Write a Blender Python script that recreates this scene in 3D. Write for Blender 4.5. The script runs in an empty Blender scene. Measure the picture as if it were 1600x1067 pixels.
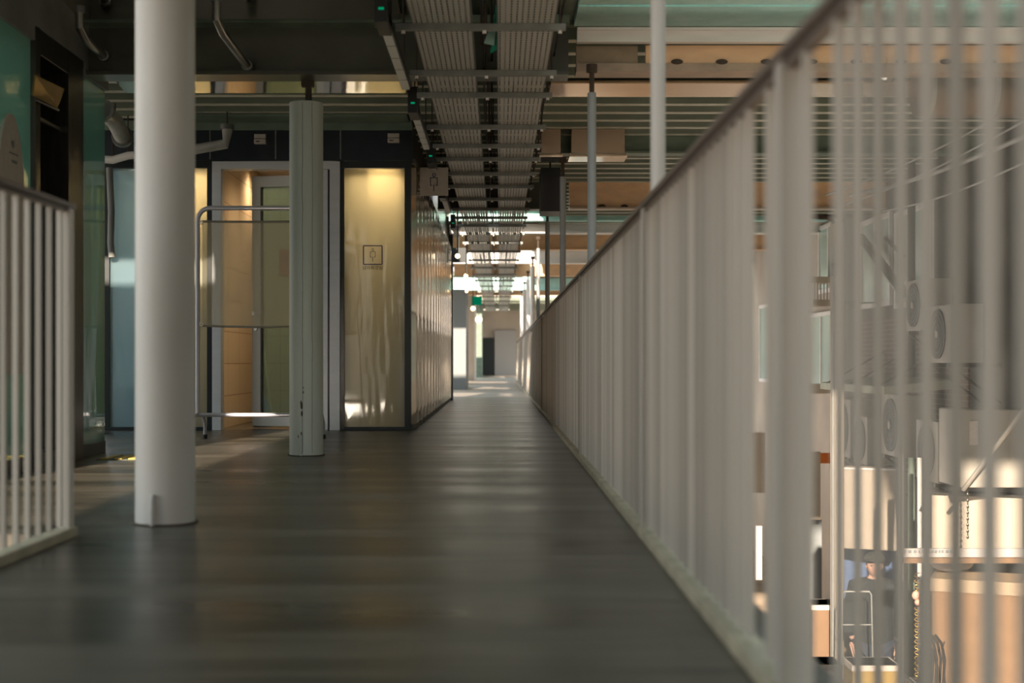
import bpy, bmesh, math, random
from mathutils import Vector, Matrix
random.seed(7)
PI = math.pi
S = bpy.context.scene
COL = S.collection

# ------------------------------------------------------------------ camera
EYE = 0.624
F = 2222.2                       # 50 mm lens in pixels of the 1600 px frame
VX, VY = 780.0, 564.0            # vanishing point of the walkway
cam = bpy.data.cameras.new('camera')
cam.lens = 50; cam.sensor_width = 36; cam.sensor_fit = 'HORIZONTAL'
cam.shift_x = (800-VX)/1600; cam.shift_y = (VY-533.5)/1600
cam.dof.use_dof = True; cam.dof.focus_distance = 11.9; cam.dof.aperture_fstop = 2.1
cam.clip_end = 400; cam.clip_start = 0.05
co = bpy.data.objects.new('camera', cam); COL.objects.link(co)
co.location = (0, 0, EYE); co.rotation_euler = (PI/2, 0, 0)
S.camera = co

# ------------------------------------------------------------------ world, sun, exposure
S.view_settings.view_transform = 'Standard'; S.view_settings.look = 'None'
S.view_settings.exposure = 0.45; S.view_settings.gamma = 1
S.view_settings.use_curve_mapping = False
w = bpy.data.worlds.new('sky'); S.world = w; w.use_nodes = True
nt = w.node_tree; nt.nodes.clear()
out = nt.nodes.new('ShaderNodeOutputWorld'); bg = nt.nodes.new('ShaderNodeBackground')
tc = nt.nodes.new('ShaderNodeTexCoord'); sep = nt.nodes.new('ShaderNodeSeparateXYZ')
ramp = nt.nodes.new('ShaderNodeValToRGB')
nt.links.new(tc.outputs['Generated'], sep.inputs[0]); nt.links.new(sep.outputs['Z'], ramp.inputs[0])
cr = ramp.color_ramp
cr.elements[0].position = 0.0; cr.elements[0].color = (1.0, 0.90, 0.82, 1)
cr.elements[1].position = 0.55; cr.elements[1].color = (0.62, 0.78, 0.84, 1)
e = cr.elements.new(0.16); e.color = (0.90, 0.93, 0.95, 1)
nt.links.new(ramp.outputs[0], bg.inputs[0]); bg.inputs[1].default_value = 1.45
nt.links.new(bg.outputs[0], out.inputs[0])

sun = bpy.data.lights.new('sun', 'SUN'); sun.energy = 9.8; sun.angle = math.radians(1.0)
sun.color = (1.0, 0.83, 0.67)
so = bpy.data.objects.new('sun', sun); COL.objects.link(so); so.location = (-2, -20, 12)
so.rotation_euler = Vector((0.12, 1.0, -0.42)).to_track_quat('-Z', 'Y').to_euler()

# ------------------------------------------------------------------ helpers
def P(px, py, d):
    """point seen at pixel (px,py) of the photograph, d metres along the walkway"""
    return Vector(((px-VX)*d/F, d, EYE+(VY-py)*d/F))
def X(px, d): return (px-VX)*d/F
def Z(py, d): return EYE+(VY-py)*d/F

class MB:
    def __init__(s): s.v = []; s.f = []
    def add(s, vs, fs):
        n = len(s.v); s.v += [tuple(v) for v in vs]; s.f += [tuple(i+n for i in f) for f in fs]
        return s
    def box(s, x0, x1, y0, y1, z0, z1, M=None):
        vs = [Vector((x, y, z)) for x in (x0, x1) for y in (y0, y1) for z in (z0, z1)]
        if M: vs = [M @ v for v in vs]
        return s.add(vs, [(0,1,3,2),(4,6,7,5),(0,4,5,1),(2,3,7,6),(0,2,6,4),(1,5,7,3)])
    def tube(s, pts, r, n=10, caps=True):
        pts = [Vector(p) for p in pts]; rs = r if isinstance(r, (list, tuple)) else [r]*len(pts)
        rings = []; up = None
        for i, p in enumerate(pts):
            a = pts[max(i-1, 0)]; b = pts[min(i+1, len(pts)-1)]
            t = (b-a).normalized()
            if up is None:
                up = Vector((0, 0, 1)) if abs(t.z) < .9 else Vector((0, 1, 0))
            u = t.cross(up).normalized(); v = u.cross(t).normalized(); up = v
            rings.append([p+(u*math.cos(2*PI*k/n)+v*math.sin(2*PI*k/n))*rs[i] for k in range(n)])
        vs = [q for ring in rings for q in ring]; fs = []
        for i in range(len(pts)-1):
            for k in range(n):
                a = i*n+k; b = i*n+(k+1) % n
                fs.append((a, b, b+n, a+n))
        if caps:
            fs.append(tuple(range(n))[::-1]); fs.append(tuple(range((len(pts)-1)*n, len(pts)*n)))
        return s.add(vs, fs)
    def cyl(s, x, y, z0, z1, r, n=24): return s.tube([(x, y, z0), (x, y, z1)], r, n)
    def ball(s, c, r, n=12, m=8, sc=(1, 1, 1)):
        vs = []; fs = []
        for j in range(m+1):
            th = PI*j/m
            for k in range(n):
                ph = 2*PI*k/n
                vs.append((c[0]+r*sc[0]*math.sin(th)*math.cos(ph), c[1]+r*sc[1]*math.sin(th)*math.sin(ph), c[2]+r*sc[2]*math.cos(th)))
        for j in range(m):
            for k in range(n):
                fs.append((j*n+k, (j+1)*n+k, (j+1)*n+(k+1) % n, j*n+(k+1) % n))
        return s.add(vs, fs)
    def prism(s, poly, a, b, axis='x'):
        """poly in the two other axes, extruded from a to b along axis"""
        def mk(t, p):
            if axis == 'x': return (t, p[0], p[1])
            if axis == 'y': return (p[0], t, p[1])
            return (p[0], p[1], t)
        n = len(poly); vs = [mk(a, p) for p in poly]+[mk(b, p) for p in poly]
        fs = [(i, (i+1) % n, (i+1) % n+n, i+n) for i in range(n)]+[tuple(range(n))[::-1], tuple(range(n, 2*n))]
        return s.add(vs, fs)
    def build(s, name, mat, parent=None, smooth=False, bevel=0, loc=None):
        me = bpy.data.meshes.new(name); me.from_pydata(s.v, [], s.f); me.update()
        bm = bmesh.new(); bm.from_mesh(me)
        bmesh.ops.remove_doubles(bm, verts=bm.verts, dist=1e-6)
        bmesh.ops.recalc_face_normals(bm, faces=bm.faces)
        bm.to_mesh(me); bm.free()
        if mat: me.materials.append(mat)
        o = bpy.data.objects.new(name, me); COL.objects.link(o)
        if smooth:
            for p in me.polygons: p.use_smooth = True
            try: me.set_sharp_from_angle(angle=math.radians(38))
            except Exception: pass
        if bevel:
            b = o.modifiers.new('bevel', 'BEVEL'); b.width = bevel; b.segments = 2; b.limit_method = 'ANGLE'
        if parent: o.parent = parent
        if loc is not None: o.location = loc
        return o

def tag(o, label=None, cat=None, group=None, kind=None):
    if label: o['label'] = label
    if cat: o['category'] = cat
    if group: o['group'] = group
    if kind: o['kind'] = kind
    return o
def empty(name, loc, label, cat, group=None, rz=0):
    o = bpy.data.objects.new(name, None); COL.objects.link(o); o.empty_display_size = .1
    o.location = loc; o.rotation_euler.z = rz
    return tag(o, label, cat, group)
def struct(name, mb, mat, **k):
    o = mb.build(name, mat, **k)
    if not k.get('parent'): o['kind'] = 'structure'
    return o
CH = {}
def child_copy(src, parent, loc=None):
    c = src.copy(); COL.objects.link(c); c.parent = parent
    if loc is not None: c.location = loc
    return c
def copy_tree(o, loc, label, kids, group=None):
    c = o.copy(); COL.objects.link(c); c.location = loc; c['label'] = label
    if group: c['group'] = group
    def rec(a, b):
        for k in kids.get(a.name, []):
            n = k.copy(); COL.objects.link(n); n.parent = b; rec(k, n)
    rec(o, c)
    return c

# ------------------------------------------------------------------ materials
def mat(name, col, rough=.6, metal=0, var=0, vscale=(6, 6, 6), col2=None, bump=0, bscale=60, coat=0, spec=.5, dirt=None):
    m = bpy.data.materials.new(name); m.use_nodes = True
    t = m.node_tree; b = t.nodes['Principled BSDF']
    b.inputs['Base Color'].default_value = (*col, 1); b.inputs['Roughness'].default_value = rough
    b.inputs['Metallic'].default_value = metal; b.inputs['Specular IOR Level'].default_value = spec
    if coat: b.inputs['Coat Weight'].default_value = coat
    if var or col2 or bump:
        tcn = t.nodes.new('ShaderNodeTexCoord'); mp = t.nodes.new('ShaderNodeMapping')
        t.links.new(tcn.outputs['Object'], mp.inputs[0]); mp.inputs['Scale'].default_value = vscale
        nz = t.nodes.new('ShaderNodeTexNoise'); nz.inputs['Scale'].default_value = 1; nz.inputs['Detail'].default_value = 6
        t.links.new(mp.outputs[0], nz.inputs[0])
    if var or col2:
        c2 = col2 or tuple(c*(1-var) for c in col)
        r = t.nodes.new('ShaderNodeValToRGB'); r.color_ramp.elements[0].position = .35; r.color_ramp.elements[1].position = .65
        r.color_ramp.elements[0].color = (*c2, 1); r.color_ramp.elements[1].color = (*col, 1)
        t.links.new(nz.outputs[0], r.inputs[0]); t.links.new(r.outputs[0], b.inputs['Base Color'])
    if bump:
        n2 = t.nodes.new('ShaderNodeTexNoise'); n2.inputs['Scale'].default_value = bscale; n2.inputs['Detail'].default_value = 4
        t.links.new(tcn.outputs['Object'], n2.inputs[0])
        bp = t.nodes.new('ShaderNodeBump'); bp.inputs['Strength'].default_value = bump; bp.inputs['Distance'].default_value = .01
        t.links.new(n2.outputs[0], bp.inputs['Height']); t.links.new(bp.outputs[0], b.inputs['Normal'])
    return m

def glass_mat(name, tint, refl=.12, frost=0.0, transp=.7, rough=.03, streak=0):
    """thin pane: see-through + frosted scatter + mirror sheen"""
    m = bpy.data.materials.new(name); m.use_nodes = True; t = m.node_tree; t.nodes.clear()
    o = t.nodes.new('ShaderNodeOutputMaterial')
    tr = t.nodes.new('ShaderNodeBsdfTransparent'); tr.inputs[0].default_value = (*tint, 1)
    tl = t.nodes.new('ShaderNodeBsdfTranslucent'); tl.inputs[0].default_value = (*tint, 1)
    df = t.nodes.new('ShaderNodeBsdfDiffuse'); df.inputs[0].default_value = (*[c*.6 for c in tint], 1)
    gl = t.nodes.new('ShaderNodeBsdfGlossy'); gl.inputs['Roughness'].default_value = rough; gl.inputs[0].default_value = (.9, .95, .95, 1)
    m0 = t.nodes.new('ShaderNodeMixShader'); m0.inputs[0].default_value = .35
    t.links.new(tl.outputs[0], m0.inputs[1]); t.links.new(df.outputs[0], m0.inputs[2])
    m1 = t.nodes.new('ShaderNodeMixShader'); m1.inputs[0].default_value = 1-transp
    t.links.new(tr.outputs[0], m1.inputs[1]); t.links.new(m0.outputs[0], m1.inputs[2])
    fr = t.nodes.new('ShaderNodeFresnel'); fr.inputs[0].default_value = 1.5
    ma = t.nodes.new('ShaderNodeMath'); ma.operation = 'ADD'; ma.inputs[1].default_value = refl; ma.use_clamp = True
    t.links.new(fr.outputs[0], ma.inputs[0])
    m2 = t.nodes.new('ShaderNodeMixShader'); t.links.new(ma.outputs[0], m2.inputs[0])
    t.links.new(m1.outputs[0], m2.inputs[1]); t.links.new(gl.outputs[0], m2.inputs[2])
    if streak:
        tcn = t.nodes.new('ShaderNodeTexCoord'); mp = t.nodes.new('ShaderNodeMapping'); mp.inputs['Scale'].default_value = (3, 3, .5)
        nz = t.nodes.new('ShaderNodeTexNoise'); nz.inputs['Scale'].default_value = 1.5
        bp = t.nodes.new('ShaderNodeBump'); bp.inputs['Strength'].default_value = streak; bp.inputs['Distance'].default_value = .05
        t.links.new(tcn.outputs['Object'], mp.inputs[0]); t.links.new(mp.outputs[0], nz.inputs[0])
        t.links.new(nz.outputs[0], bp.inputs['Height']); t.links.new(bp.outputs[0], gl.inputs['Normal'])
    t.links.new(m2.outputs[0], o.inputs[0])
    return m

def emis(name, col, s):
    m = bpy.data.materials.new(name); m.use_nodes = True; t = m.node_tree; t.nodes.clear()
    o = t.nodes.new('ShaderNodeOutputMaterial'); e = t.nodes.new('ShaderNodeEmission')
    e.inputs[0].default_value = (*col, 1); e.inputs[1].default_value = s; t.links.new(e.outputs[0], o.inputs[0])
    return m

M = {}
# floor boards laid across the walkway
def floor_mat():
    m = bpy.data.materials.new('deck_boards'); m.use_nodes = True; t = m.node_tree; b = t.nodes['Principled BSDF']
    tcn = t.nodes.new('ShaderNodeTexCoord')
    sp = t.nodes.new('ShaderNodeSeparateXYZ'); t.links.new(tcn.outputs['Object'], sp.inputs[0])
    dv = t.nodes.new('ShaderNodeMath'); dv.operation = 'DIVIDE'; dv.inputs[1].default_value = .12; t.links.new(sp.outputs['Y'], dv.inputs[0])
    fl = t.nodes.new('ShaderNodeMath'); fl.operation = 'FLOOR'; t.links.new(dv.outputs[0], fl.inputs[0])
    fc = t.nodes.new('ShaderNodeMath'); fc.operation = 'FRACT'; t.links.new(dv.outputs[0], fc.inputs[0])
    wn = t.nodes.new('ShaderNodeTexWhiteNoise'); wn.noise_dimensions = '1D'; t.links.new(fl.outputs[0], wn.inputs['W'])
    mp = t.nodes.new('ShaderNodeMapping'); mp.inputs['Scale'].default_value = (1.2, 28, 1); t.links.new(tcn.outputs['Object'], mp.inputs[0])
    nz = t.nodes.new('ShaderNodeTexNoise'); nz.inputs['Scale'].default_value = 1; nz.inputs['Detail'].default_value = 8; t.links.new(mp.outputs[0], nz.inputs[0])
    mp2 = t.nodes.new('ShaderNodeMapping'); mp2.inputs['Scale'].default_value = (.5, 2.4, 1); t.links.new(tcn.outputs['Object'], mp2.inputs[0])
    nb = t.nodes.new('ShaderNodeTexNoise'); nb.inputs['Scale'].default_value = 1; nb.inputs['Detail'].default_value = 5; t.links.new(mp2.outputs[0], nb.inputs[0])
    a = t.nodes.new('ShaderNodeMath'); a.operation = 'MULTIPLY_ADD'; a.inputs[1].default_value = .22; t.links.new(wn.outputs[0], a.inputs[0]); t.links.new(nz.outputs[0], a.inputs[2])
    a2 = t.nodes.new('ShaderNodeMath'); a2.operation = 'MULTIPLY_ADD'; a2.inputs[1].default_value = .9; t.links.new(nb.outputs[0], a2.inputs[0]); t.links.new(a.outputs[0], a2.inputs[2])
    r = t.nodes.new('ShaderNodeValToRGB'); r.color_ramp.elements[0].position = .75; r.color_ramp.elements[1].position = 1.35
    r.color_ramp.elements[0].color = (.012, .011, .006, 1); r.color_ramp.elements[1].color = (.118, .103, .080, 1)
    mr = t.nodes.new('ShaderNodeMapRange'); mr.inputs[1].default_value = .80; mr.inputs[2].default_value = 1.38
    t.links.new(a2.outputs[0], mr.inputs[0]); t.links.new(mr.outputs[0], r.inputs[0])
    r.color_ramp.elements[0].position = 0; r.color_ramp.elements[1].position = 1
    t.links.new(r.outputs[0], b.inputs['Base Color'])
    rr = t.nodes.new('ShaderNodeMapRange'); rr.inputs[3].default_value = .16; rr.inputs[4].default_value = .52
    t.links.new(nb.outputs[0], rr.inputs[0]); t.links.new(rr.outputs[0], b.inputs['Roughness'])
    gv = t.nodes.new('ShaderNodeMath'); gv.operation = 'GREATER_THAN'; gv.inputs[1].default_value = .05; t.links.new(fc.outputs[0], gv.inputs[0])
    ad = t.nodes.new('ShaderNodeMath'); ad.operation = 'MULTIPLY_ADD'; ad.inputs[1].default_value = .5; t.links.new(nz.outputs[0], ad.inputs[0]); t.links.new(gv.outputs[0], ad.inputs[2])
    bp = t.nodes.new('ShaderNodeBump'); bp.inputs['Strength'].default_value = .35; bp.inputs['Distance'].default_value = .006
    t.links.new(ad.outputs[0], bp.inputs['Height']); t.links.new(bp.outputs[0], b.inputs['Normal'])
    return m
M['floor'] = floor_mat()
M['paving'] = mat('sun_paled_paving', (.40, .34, .29), .5, var=.25, vscale=(1, 3, 1), bump=.1)  # far floor coloured paler so it glows where the sun lands
M['asphalt'] = mat('street_paving', (.56, .44, .32), .8, var=.4, vscale=(1.5, 1.5, 1.5), bump=.4)
M['paint'] = mat('baluster_paint', (.50, .455, .40), .42)
def bar_light_tone():  # random tone per bar stands in for differing light on the bars
    t = M['paint'].node_tree; b = t.nodes['Principled BSDF']
    oi = t.nodes.new('ShaderNodeObjectInfo'); r = t.nodes.new('ShaderNodeValToRGB')
    r.color_ramp.elements[0].color = (.36, .325, .28, 1); r.color_ramp.elements[1].color = (.56, .51, .45, 1)
    t.links.new(oi.outputs['Random'], r.inputs[0]); t.links.new(r.outputs[0], b.inputs['Base Color'])
bar_light_tone()
M['handrail'] = mat('handrail_paint', (.13, .10, .08), .45)
M['curb'] = mat('curb_paint', (.46, .40, .28), .6, var=.3, vscale=(8, 8, 8))
M['column'] = mat('column_paint', (.58, .55, .51), .42, var=.10, vscale=(5, 5, 2), bump=.08, bscale=30)
M['column2'] = mat('weathered_column_paint', (.56, .60, .54), .5, col2=(.45, .50, .45), vscale=(7, 7, .8), bump=.1, bscale=25)
M['rust'] = mat('rust', (.07, .05, .035), .9, bump=.5)
M['post'] = mat('post_paint', (.34, .36, .36), .4, var=.1)
M['deck'] = mat('roof_deck', (.17, .20, .14), .5, col2=(.11, .135, .095), vscale=(2, 12, 3), bump=.25, bscale=50)
M['deck_lip'] = mat('roof_deck_lit_rib', (.66, .64, .53), .55, col2=(.46, .46, .36), vscale=(9, 30, 9), bump=.5, bscale=60)  # rib undersides coloured lighter for the light they catch
M['beam'] = mat('olive_steel', (.085, .088, .062), .33, var=.35, vscale=(2, 2, 3), bump=.08, bscale=12)
M['beam_green'] = mat('green_steel', (.17, .23, .17), .45, var=.3, vscale=(4, 4, 9), bump=.2, bscale=40)
M['teal'] = mat('teal_rough_paint', (.60, .90, .84), .5, col2=(.48, .80, .75), vscale=(6, 6, 6), bump=1.0, bscale=30)
M['white_steel'] = mat('white_steel', (.86, .82, .77), .4, var=.12, vscale=(2, 8, 8))
M['tan_panel'] = mat('tan_steel_panel', (.88, .57, .31), .42, col2=(.74, .47, .27), vscale=(4, 4, 9), bump=.2, bscale=20)
M['mirror'] = mat('polished_sheet', (.75, .72, .66), .07, metal=1, bump=.12, bscale=2.5)
M['steel'] = mat('brushed_steel', (.55, .54, .50), .28, metal=1, var=.15, vscale=(3, 3, 30))
M['dark_steel'] = mat('dark_brushed_steel', (.10, .095, .08), .3, metal=.8, var=.3, vscale=(30, 30, 3))
M['galv'] = mat('galvanised_steel', (.25, .26, .24), .42, metal=.4, var=.25, vscale=(10, 10, 10))
M['black'] = mat('black_plastic', (.008, .009, .009), .4)
M['dark'] = mat('dark_void', (.012, .014, .013), .8)
M['led'] = mat('milky_diffuser', (.62, .66, .66), .4)
M['green_led'] = emis('green_indicator', (.0, .7, .3), .25)
M['navy'] = mat('navy_fascia', (.018, .027, .035), .35, var=.3, vscale=(6, 6, 6), bump=.1, bscale=80)
M['alu'] = mat('aluminium_frame', (.60, .62, .63), .38, var=.06, vscale=(3, 3, 20))
M['door_alu'] = mat('door_aluminium', (.60, .60, .56), .35)
M['frame_dark'] = mat('dark_frame', (.015, .022, .022), .35)
M['frost'] = glass_mat('frosted_glass', (.86, .84, .70), refl=.10, transp=.34, rough=.05, streak=.16)
M['frost_blue'] = glass_mat('frosted_blue_glass', (.55, .72, .78), refl=.16, transp=.25, streak=.14)
M['green_glass'] = glass_mat('green_glass', (.42, .66, .56), refl=.14, transp=.30, rough=.05, streak=.12)
M['inner_white'] = mat('inner_white', (.62, .58, .48), .6)
M['clear'] = glass_mat('clear_glass', (.66, .78, .66), refl=.06, transp=.75, rough=.02)
M['tile'] = mat('tan_tile', (.55, .38, .22), .45, var=.12, vscale=(8, 8, 8))
M['fluted'] = mat('fluted_panel', (.80, .72, .58), .12, metal=.9, var=.25, vscale=(.6, .6, 5))
M['sign'] = mat('sign_plate', (.58, .52, .45), .5, var=.1, vscale=(20, 20, 20))
M['ink'] = mat('navy_ink', (.022, .022, .13), .5)
M['blackink'] = mat('black_ink', (.03, .025, .02), .5)
M['chrome'] = mat('grey_tube_paint', (.50, .50, .54), .28, metal=.2)
M['red'] = mat('red_plastic', (.5, .05, .04), .5)
M['yellow'] = mat('yellow_tactile', (.62, .46, .08), .6)
M['rubber'] = mat('rubber', (.02, .02, .02), .7)
M['concrete'] = mat('concrete', (.24, .24, .22), .8, var=.2, vscale=(3, 3, 3), bump=.3)
M['pvc'] = mat('grey_pvc', (.40, .40, .37), .45, var=.2)
M['blue_plastic'] = mat('blue_plastic', (.03, .13, .42), .3)
M['cream'] = mat('cream_board', (.47, .40, .31), .6, var=.06, vscale=(3, 3, 3))
M['facade'] = mat('facade_render', (.115, .11, .092), .8, col2=(.07, .07, .058), vscale=(2, 2, 2), bump=.3)
M['facade2'] = mat('facade_pale', (.55, .47, .38), .8, col2=(.42, .36, .30), vscale=(1, 1, 1), bump=.2)
M['ac'] = mat('ac_casing', (.40, .37, .31), .5, var=.15, vscale=(4, 4, 4))
M['ac_dark'] = mat('ac_grille', (.035, .037, .033), .5)
M['card'] = mat('brown_cardboard', (.19, .118, .066), .8, var=.12, vscale=(5, 5, 5))
M['blue_wall'] = mat('blue_shutter', (.10, .16, .30), .5)
M['pale_glass'] = mat('pale_window_film', (.42, .56, .50), .2)
M['orange'] = mat('orange_vinyl', (.95, .25, .04), .5)
M['pink'] = mat('pink_vinyl', (.85, .42, .72), .5)
M['gold'] = mat('gold_foil', (.75, .48, .12), .25, metal=.7)
M['white'] = mat('white_vinyl', (.40, .38, .36), .5)
M['coat'] = mat('dark_coat', (.018, .024, .026), .85, bump=.3)
M['trouser'] = mat('navy_trousers', (.03, .04, .06), .85)
M['skin'] = mat('skin', (.60, .36, .26), .55)
M['cap'] = mat('grey_cap', (.05, .052, .05), .9)
M['yellowbox'] = mat('mustard_crate', (.30, .20, .05), .6)
M['brick'] = mat('brick_placeholder', (.3, .2, .15), .8)
M['warm_lamp'] = emis('lamp_glow', (1.0, .72, .40), 5)
M['shutter'] = mat('grey_shutter', (.20, .22, .22), .5)
def brick_mat():
    m = M['brick']; t = m.node_tree; b = t.nodes['Principled BSDF']
    tcn = t.nodes.new('ShaderNodeTexCoord'); mp = t.nodes.new('ShaderNodeMapping')
    mp.inputs['Rotation'].default_value = (PI/2, 0, PI/2)
    br = t.nodes.new('ShaderNodeTexBrick'); br.inputs['Scale'].default_value = 4.5
    br.inputs['Color1'].default_value = (.12, .06, .045, 1); br.inputs['Color2'].default_value = (.17, .10, .075, 1)
    br.inputs['Mortar'].default_value = (.26, .25, .21, 1)
    mp.inputs['Rotation'].default_value = (0, -PI/2, 0)
    sp = t.nodes.new('ShaderNodeSeparateXYZ'); cb = t.nodes.new('ShaderNodeCombineXYZ')
    t.links.new(tcn.outputs['Object'], sp.inputs[0]); t.links.new(sp.outputs['Y'], cb.inputs[0]); t.links.new(sp.outputs['Z'], cb.inputs[1])
    t.links.new(cb.outputs[0], br.inputs[0]); t.links.new(br.outputs[0], b.inputs['Base Color'])
brick_mat()
def tile_mat():
    m = M['tile']; t = m.node_tree; b = t.nodes['Principled BSDF']
    tcn = t.nodes.new('ShaderNodeTexCoord'); sp = t.nodes.new('ShaderNodeSeparateXYZ'); cb = t.nodes.new('ShaderNodeCombineXYZ')
    ad = t.nodes.new('ShaderNodeMath'); t.links.new(sp.outputs['X'], ad.inputs[0]); t.links.new(sp.outputs['Y'], ad.inputs[1])
    t.links.new(tcn.outputs['Object'], sp.inputs[0]); t.links.new(ad.outputs[0], cb.inputs[0]); t.links.new(sp.outputs['Z'], cb.inputs[1])
    br = t.nodes.new('ShaderNodeTexBrick'); br.offset = 0; br.inputs['Scale'].default_value = 1.0
    br.inputs['Brick Width'].default_value = .6; br.inputs['Row Height'].default_value = .3; br.inputs['Mortar Size'].default_value = .006
    br.inputs['Color1'].default_value = (.44, .36, .26, 1); br.inputs['Color2'].default_value = (.40, .33, .235, 1); br.inputs['Mortar'].default_value = (.25, .17, .1, 1)
    t.links.new(cb.outputs[0], br.inputs[0]); t.links.new(br.outputs[0], b.inputs['Base Color'])
tile_mat()
def perforated():
    m = bpy.data.materials.new('perforated_tray'); m.use_nodes = True; t = m.node_tree
    b = t.nodes['Principled BSDF']; b.inputs['Base Color'].default_value = (.49, .49, .46, 1); b.inputs['Roughness'].default_value = .42; b.inputs['Metallic'].default_value = .2
    tcn = t.nodes.new('ShaderNodeTexCoord'); sp = t.nodes.new('ShaderNodeSeparateXYZ'); t.links.new(tcn.outputs['Object'], sp.inputs[0])
    def cell(out, size, frac, off=0):
        d = t.nodes.new('ShaderNodeMath'); d.operation = 'MULTIPLY_ADD'; d.inputs[1].default_value = 1/size; d.inputs[2].default_value = off+100; t.links.new(out, d.inputs[0])
        f = t.nodes.new('ShaderNodeMath'); f.operation = 'FRACT'; t.links.new(d.outputs[0], f.inputs[0])
        l = t.nodes.new('ShaderNodeMath'); l.operation = 'LESS_THAN'; l.inputs[1].default_value = frac; t.links.new(f.outputs[0], l.inputs[0])
        return l.outputs[0]
    a = cell(sp.outputs['X'], .030, .28); c = cell(sp.outputs['Y'], .055, .60)
    mu = t.nodes.new('ShaderNodeMath'); mu.operation = 'MULTIPLY'; t.links.new(a, mu.inputs[0]); t.links.new(c, mu.inputs[1])
    tr = t.nodes.new('ShaderNodeBsdfTransparent'); mx = t.nodes.new('ShaderNodeMixShader')
    o = t.nodes['Material Output']
    t.links.new(mu.outputs[0], mx.inputs[0]); t.links.new(b.outputs[0], mx.inputs[1]); t.links.new(tr.outputs[0], mx.inputs[2]); t.links.new(mx.outputs[0], o.inputs[0])
    return m
M['tray'] = perforated()
def mesh_fabric():
    m = bpy.data.materials.new('mesh_fabric'); m.use_nodes = True; t = m.node_tree
    b = t.nodes['Principled BSDF']; b.inputs['Base Color'].default_value = (.60, .54, .38, 1); b.inputs['Roughness'].default_value = .8
    tr = t.nodes.new('ShaderNodeBsdfTransparent'); mx = t.nodes.new('ShaderNodeMixShader'); mx.inputs[0].default_value = .42
    o = t.nodes['Material Output']
    tl = t.nodes.new('ShaderNodeBsdfTranslucent'); tl.inputs[0].default_value = (.62, .56, .40, 1)
    m0 = t.nodes.new('ShaderNodeMixShader'); m0.inputs[0].default_value = .45
    t.links.new(b.outputs[0], m0.inputs[1]); t.links.new(tl.outputs[0], m0.inputs[2])
    t.links.new(m0.outputs[0], mx.inputs[1]); t.links.new(tr.outputs[0], mx.inputs[2]); t.links.new(mx.outputs[0], o.inputs[0])
    return m
M['fabric'] = mesh_fabric()
M['hem'] = mat('fabric_hem', (.26, .24, .19), .85)

# ------------------------------------------------------------------ structure
RX = 0.53          # inner line of the right railing
RD = 12.84         # front wall of the restroom
mb = MB()
mb.box(-1.60, .66, -14, 5.12, -.25, 0); mb.box(-9, .66, 5.12, 13.2, -.25, 0); mb.box(-9, .66, 13.2, 24.4, -.25, 0)
struct('floor', mb, M['floor'])
mb = MB(); mb.box(-9, .66, 24.4, 62, -.25, 0); struct('floor', mb, M['paving'])
mb = MB(); mb.box(.66, 30, -30, 90, -3.15, -3.0); mb.box(-30, -1.6, -30, 5.12, -3.15, -3.0)
struct('ground', mb, M['asphalt'])

# corrugated roof deck, ribs run across the walkway
def deck(name, x0, x1, y0, y1, z=2.87, pitch=.40):
    mb = MB(); mb.box(x0, x1, y0, y1, z, z+.12)
    y = y0+.1
    while y < y1-.12:
        mb.prism([(y, z), (y+.02, z-.07), (y+.11, z-.07), (y+.13, z)], x0, x1, 'x'); y += pitch
    o = struct(name, mb, M['deck'])
    lip = MB(); y = y0+.1
    while y < y1-.12:
        lip.box(x0, x1, y+.02, y+.11, z-.074, z-.070); y += pitch
    lip.build('rib_edge', M['deck_lip'], parent=o)
    return o
deck('ceiling', -2.55, .62, -14, 6.2)
deck('ceiling', -2.95, .62, 6.2, 8.4)
deck('ceiling', -5.2, -2.95, 9.72, 13.4)
deck('ceiling', -2.95, .62, 9.5, 18.0)
deck('ceiling', -2.95, .62, 21.2, 24.6)
deck('ceiling', .62, 9, 9.5, 27.4)
deck('ceiling', -2.95, .62, 27.4, 33)
deck('ceiling', -2.95, .62, 37.6, 46)
deck('ceiling', .9, 9, 30, 46, pitch=.8)
deck('ceiling', -4, 3, 53, 62, pitch=.8)
deck('ceiling', 3.1, 5.2, 4.95, 8.1)  # unseen roof piece, added to keep sun off the street cabinet
mb = MB(); mb.box(-2.95, .5, 8.4, 9.5, 2.90, 3.0); struct('ceiling', mb, M['beam_green'])
mb = MB(); mb.box(.5, 9, 8.15, 8.93, 2.86, 2.99); mb.box(.5, 9, 8.97, 9.5, 2.86, 2.99)
struct('ceiling', mb, M['teal'])
mb = MB(); mb.box(-9, .62, -14.3, -14, -3, 6); struct('wall_back', mb, M['facade2'])  # unseen wall, added to block sun from behind and fill reflections

# restroom block
def X12(px): return X(px, RD)
def Z12(py): return Z(py, RD)
mb = MB()
mb.box(-9, X12(645), RD-.05, RD+.12, Z12(252), 2.87)
wf = struct('wall_front', mb, M['navy'])
sm = MB()
for px in (330, 432, 533): sm.box(X12(px)-.006, X12(px)+.006, RD-.054, RD-.049, Z12(250), 2.86)
sm.build('panel_seam', M['galv'], parent=wf)
mb = MB(); mb.box(-9, X12(645), RD-.06, RD-.04, Z12(205), Z12(190)); struct('trim_1', mb, M['beam_green'])
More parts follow.
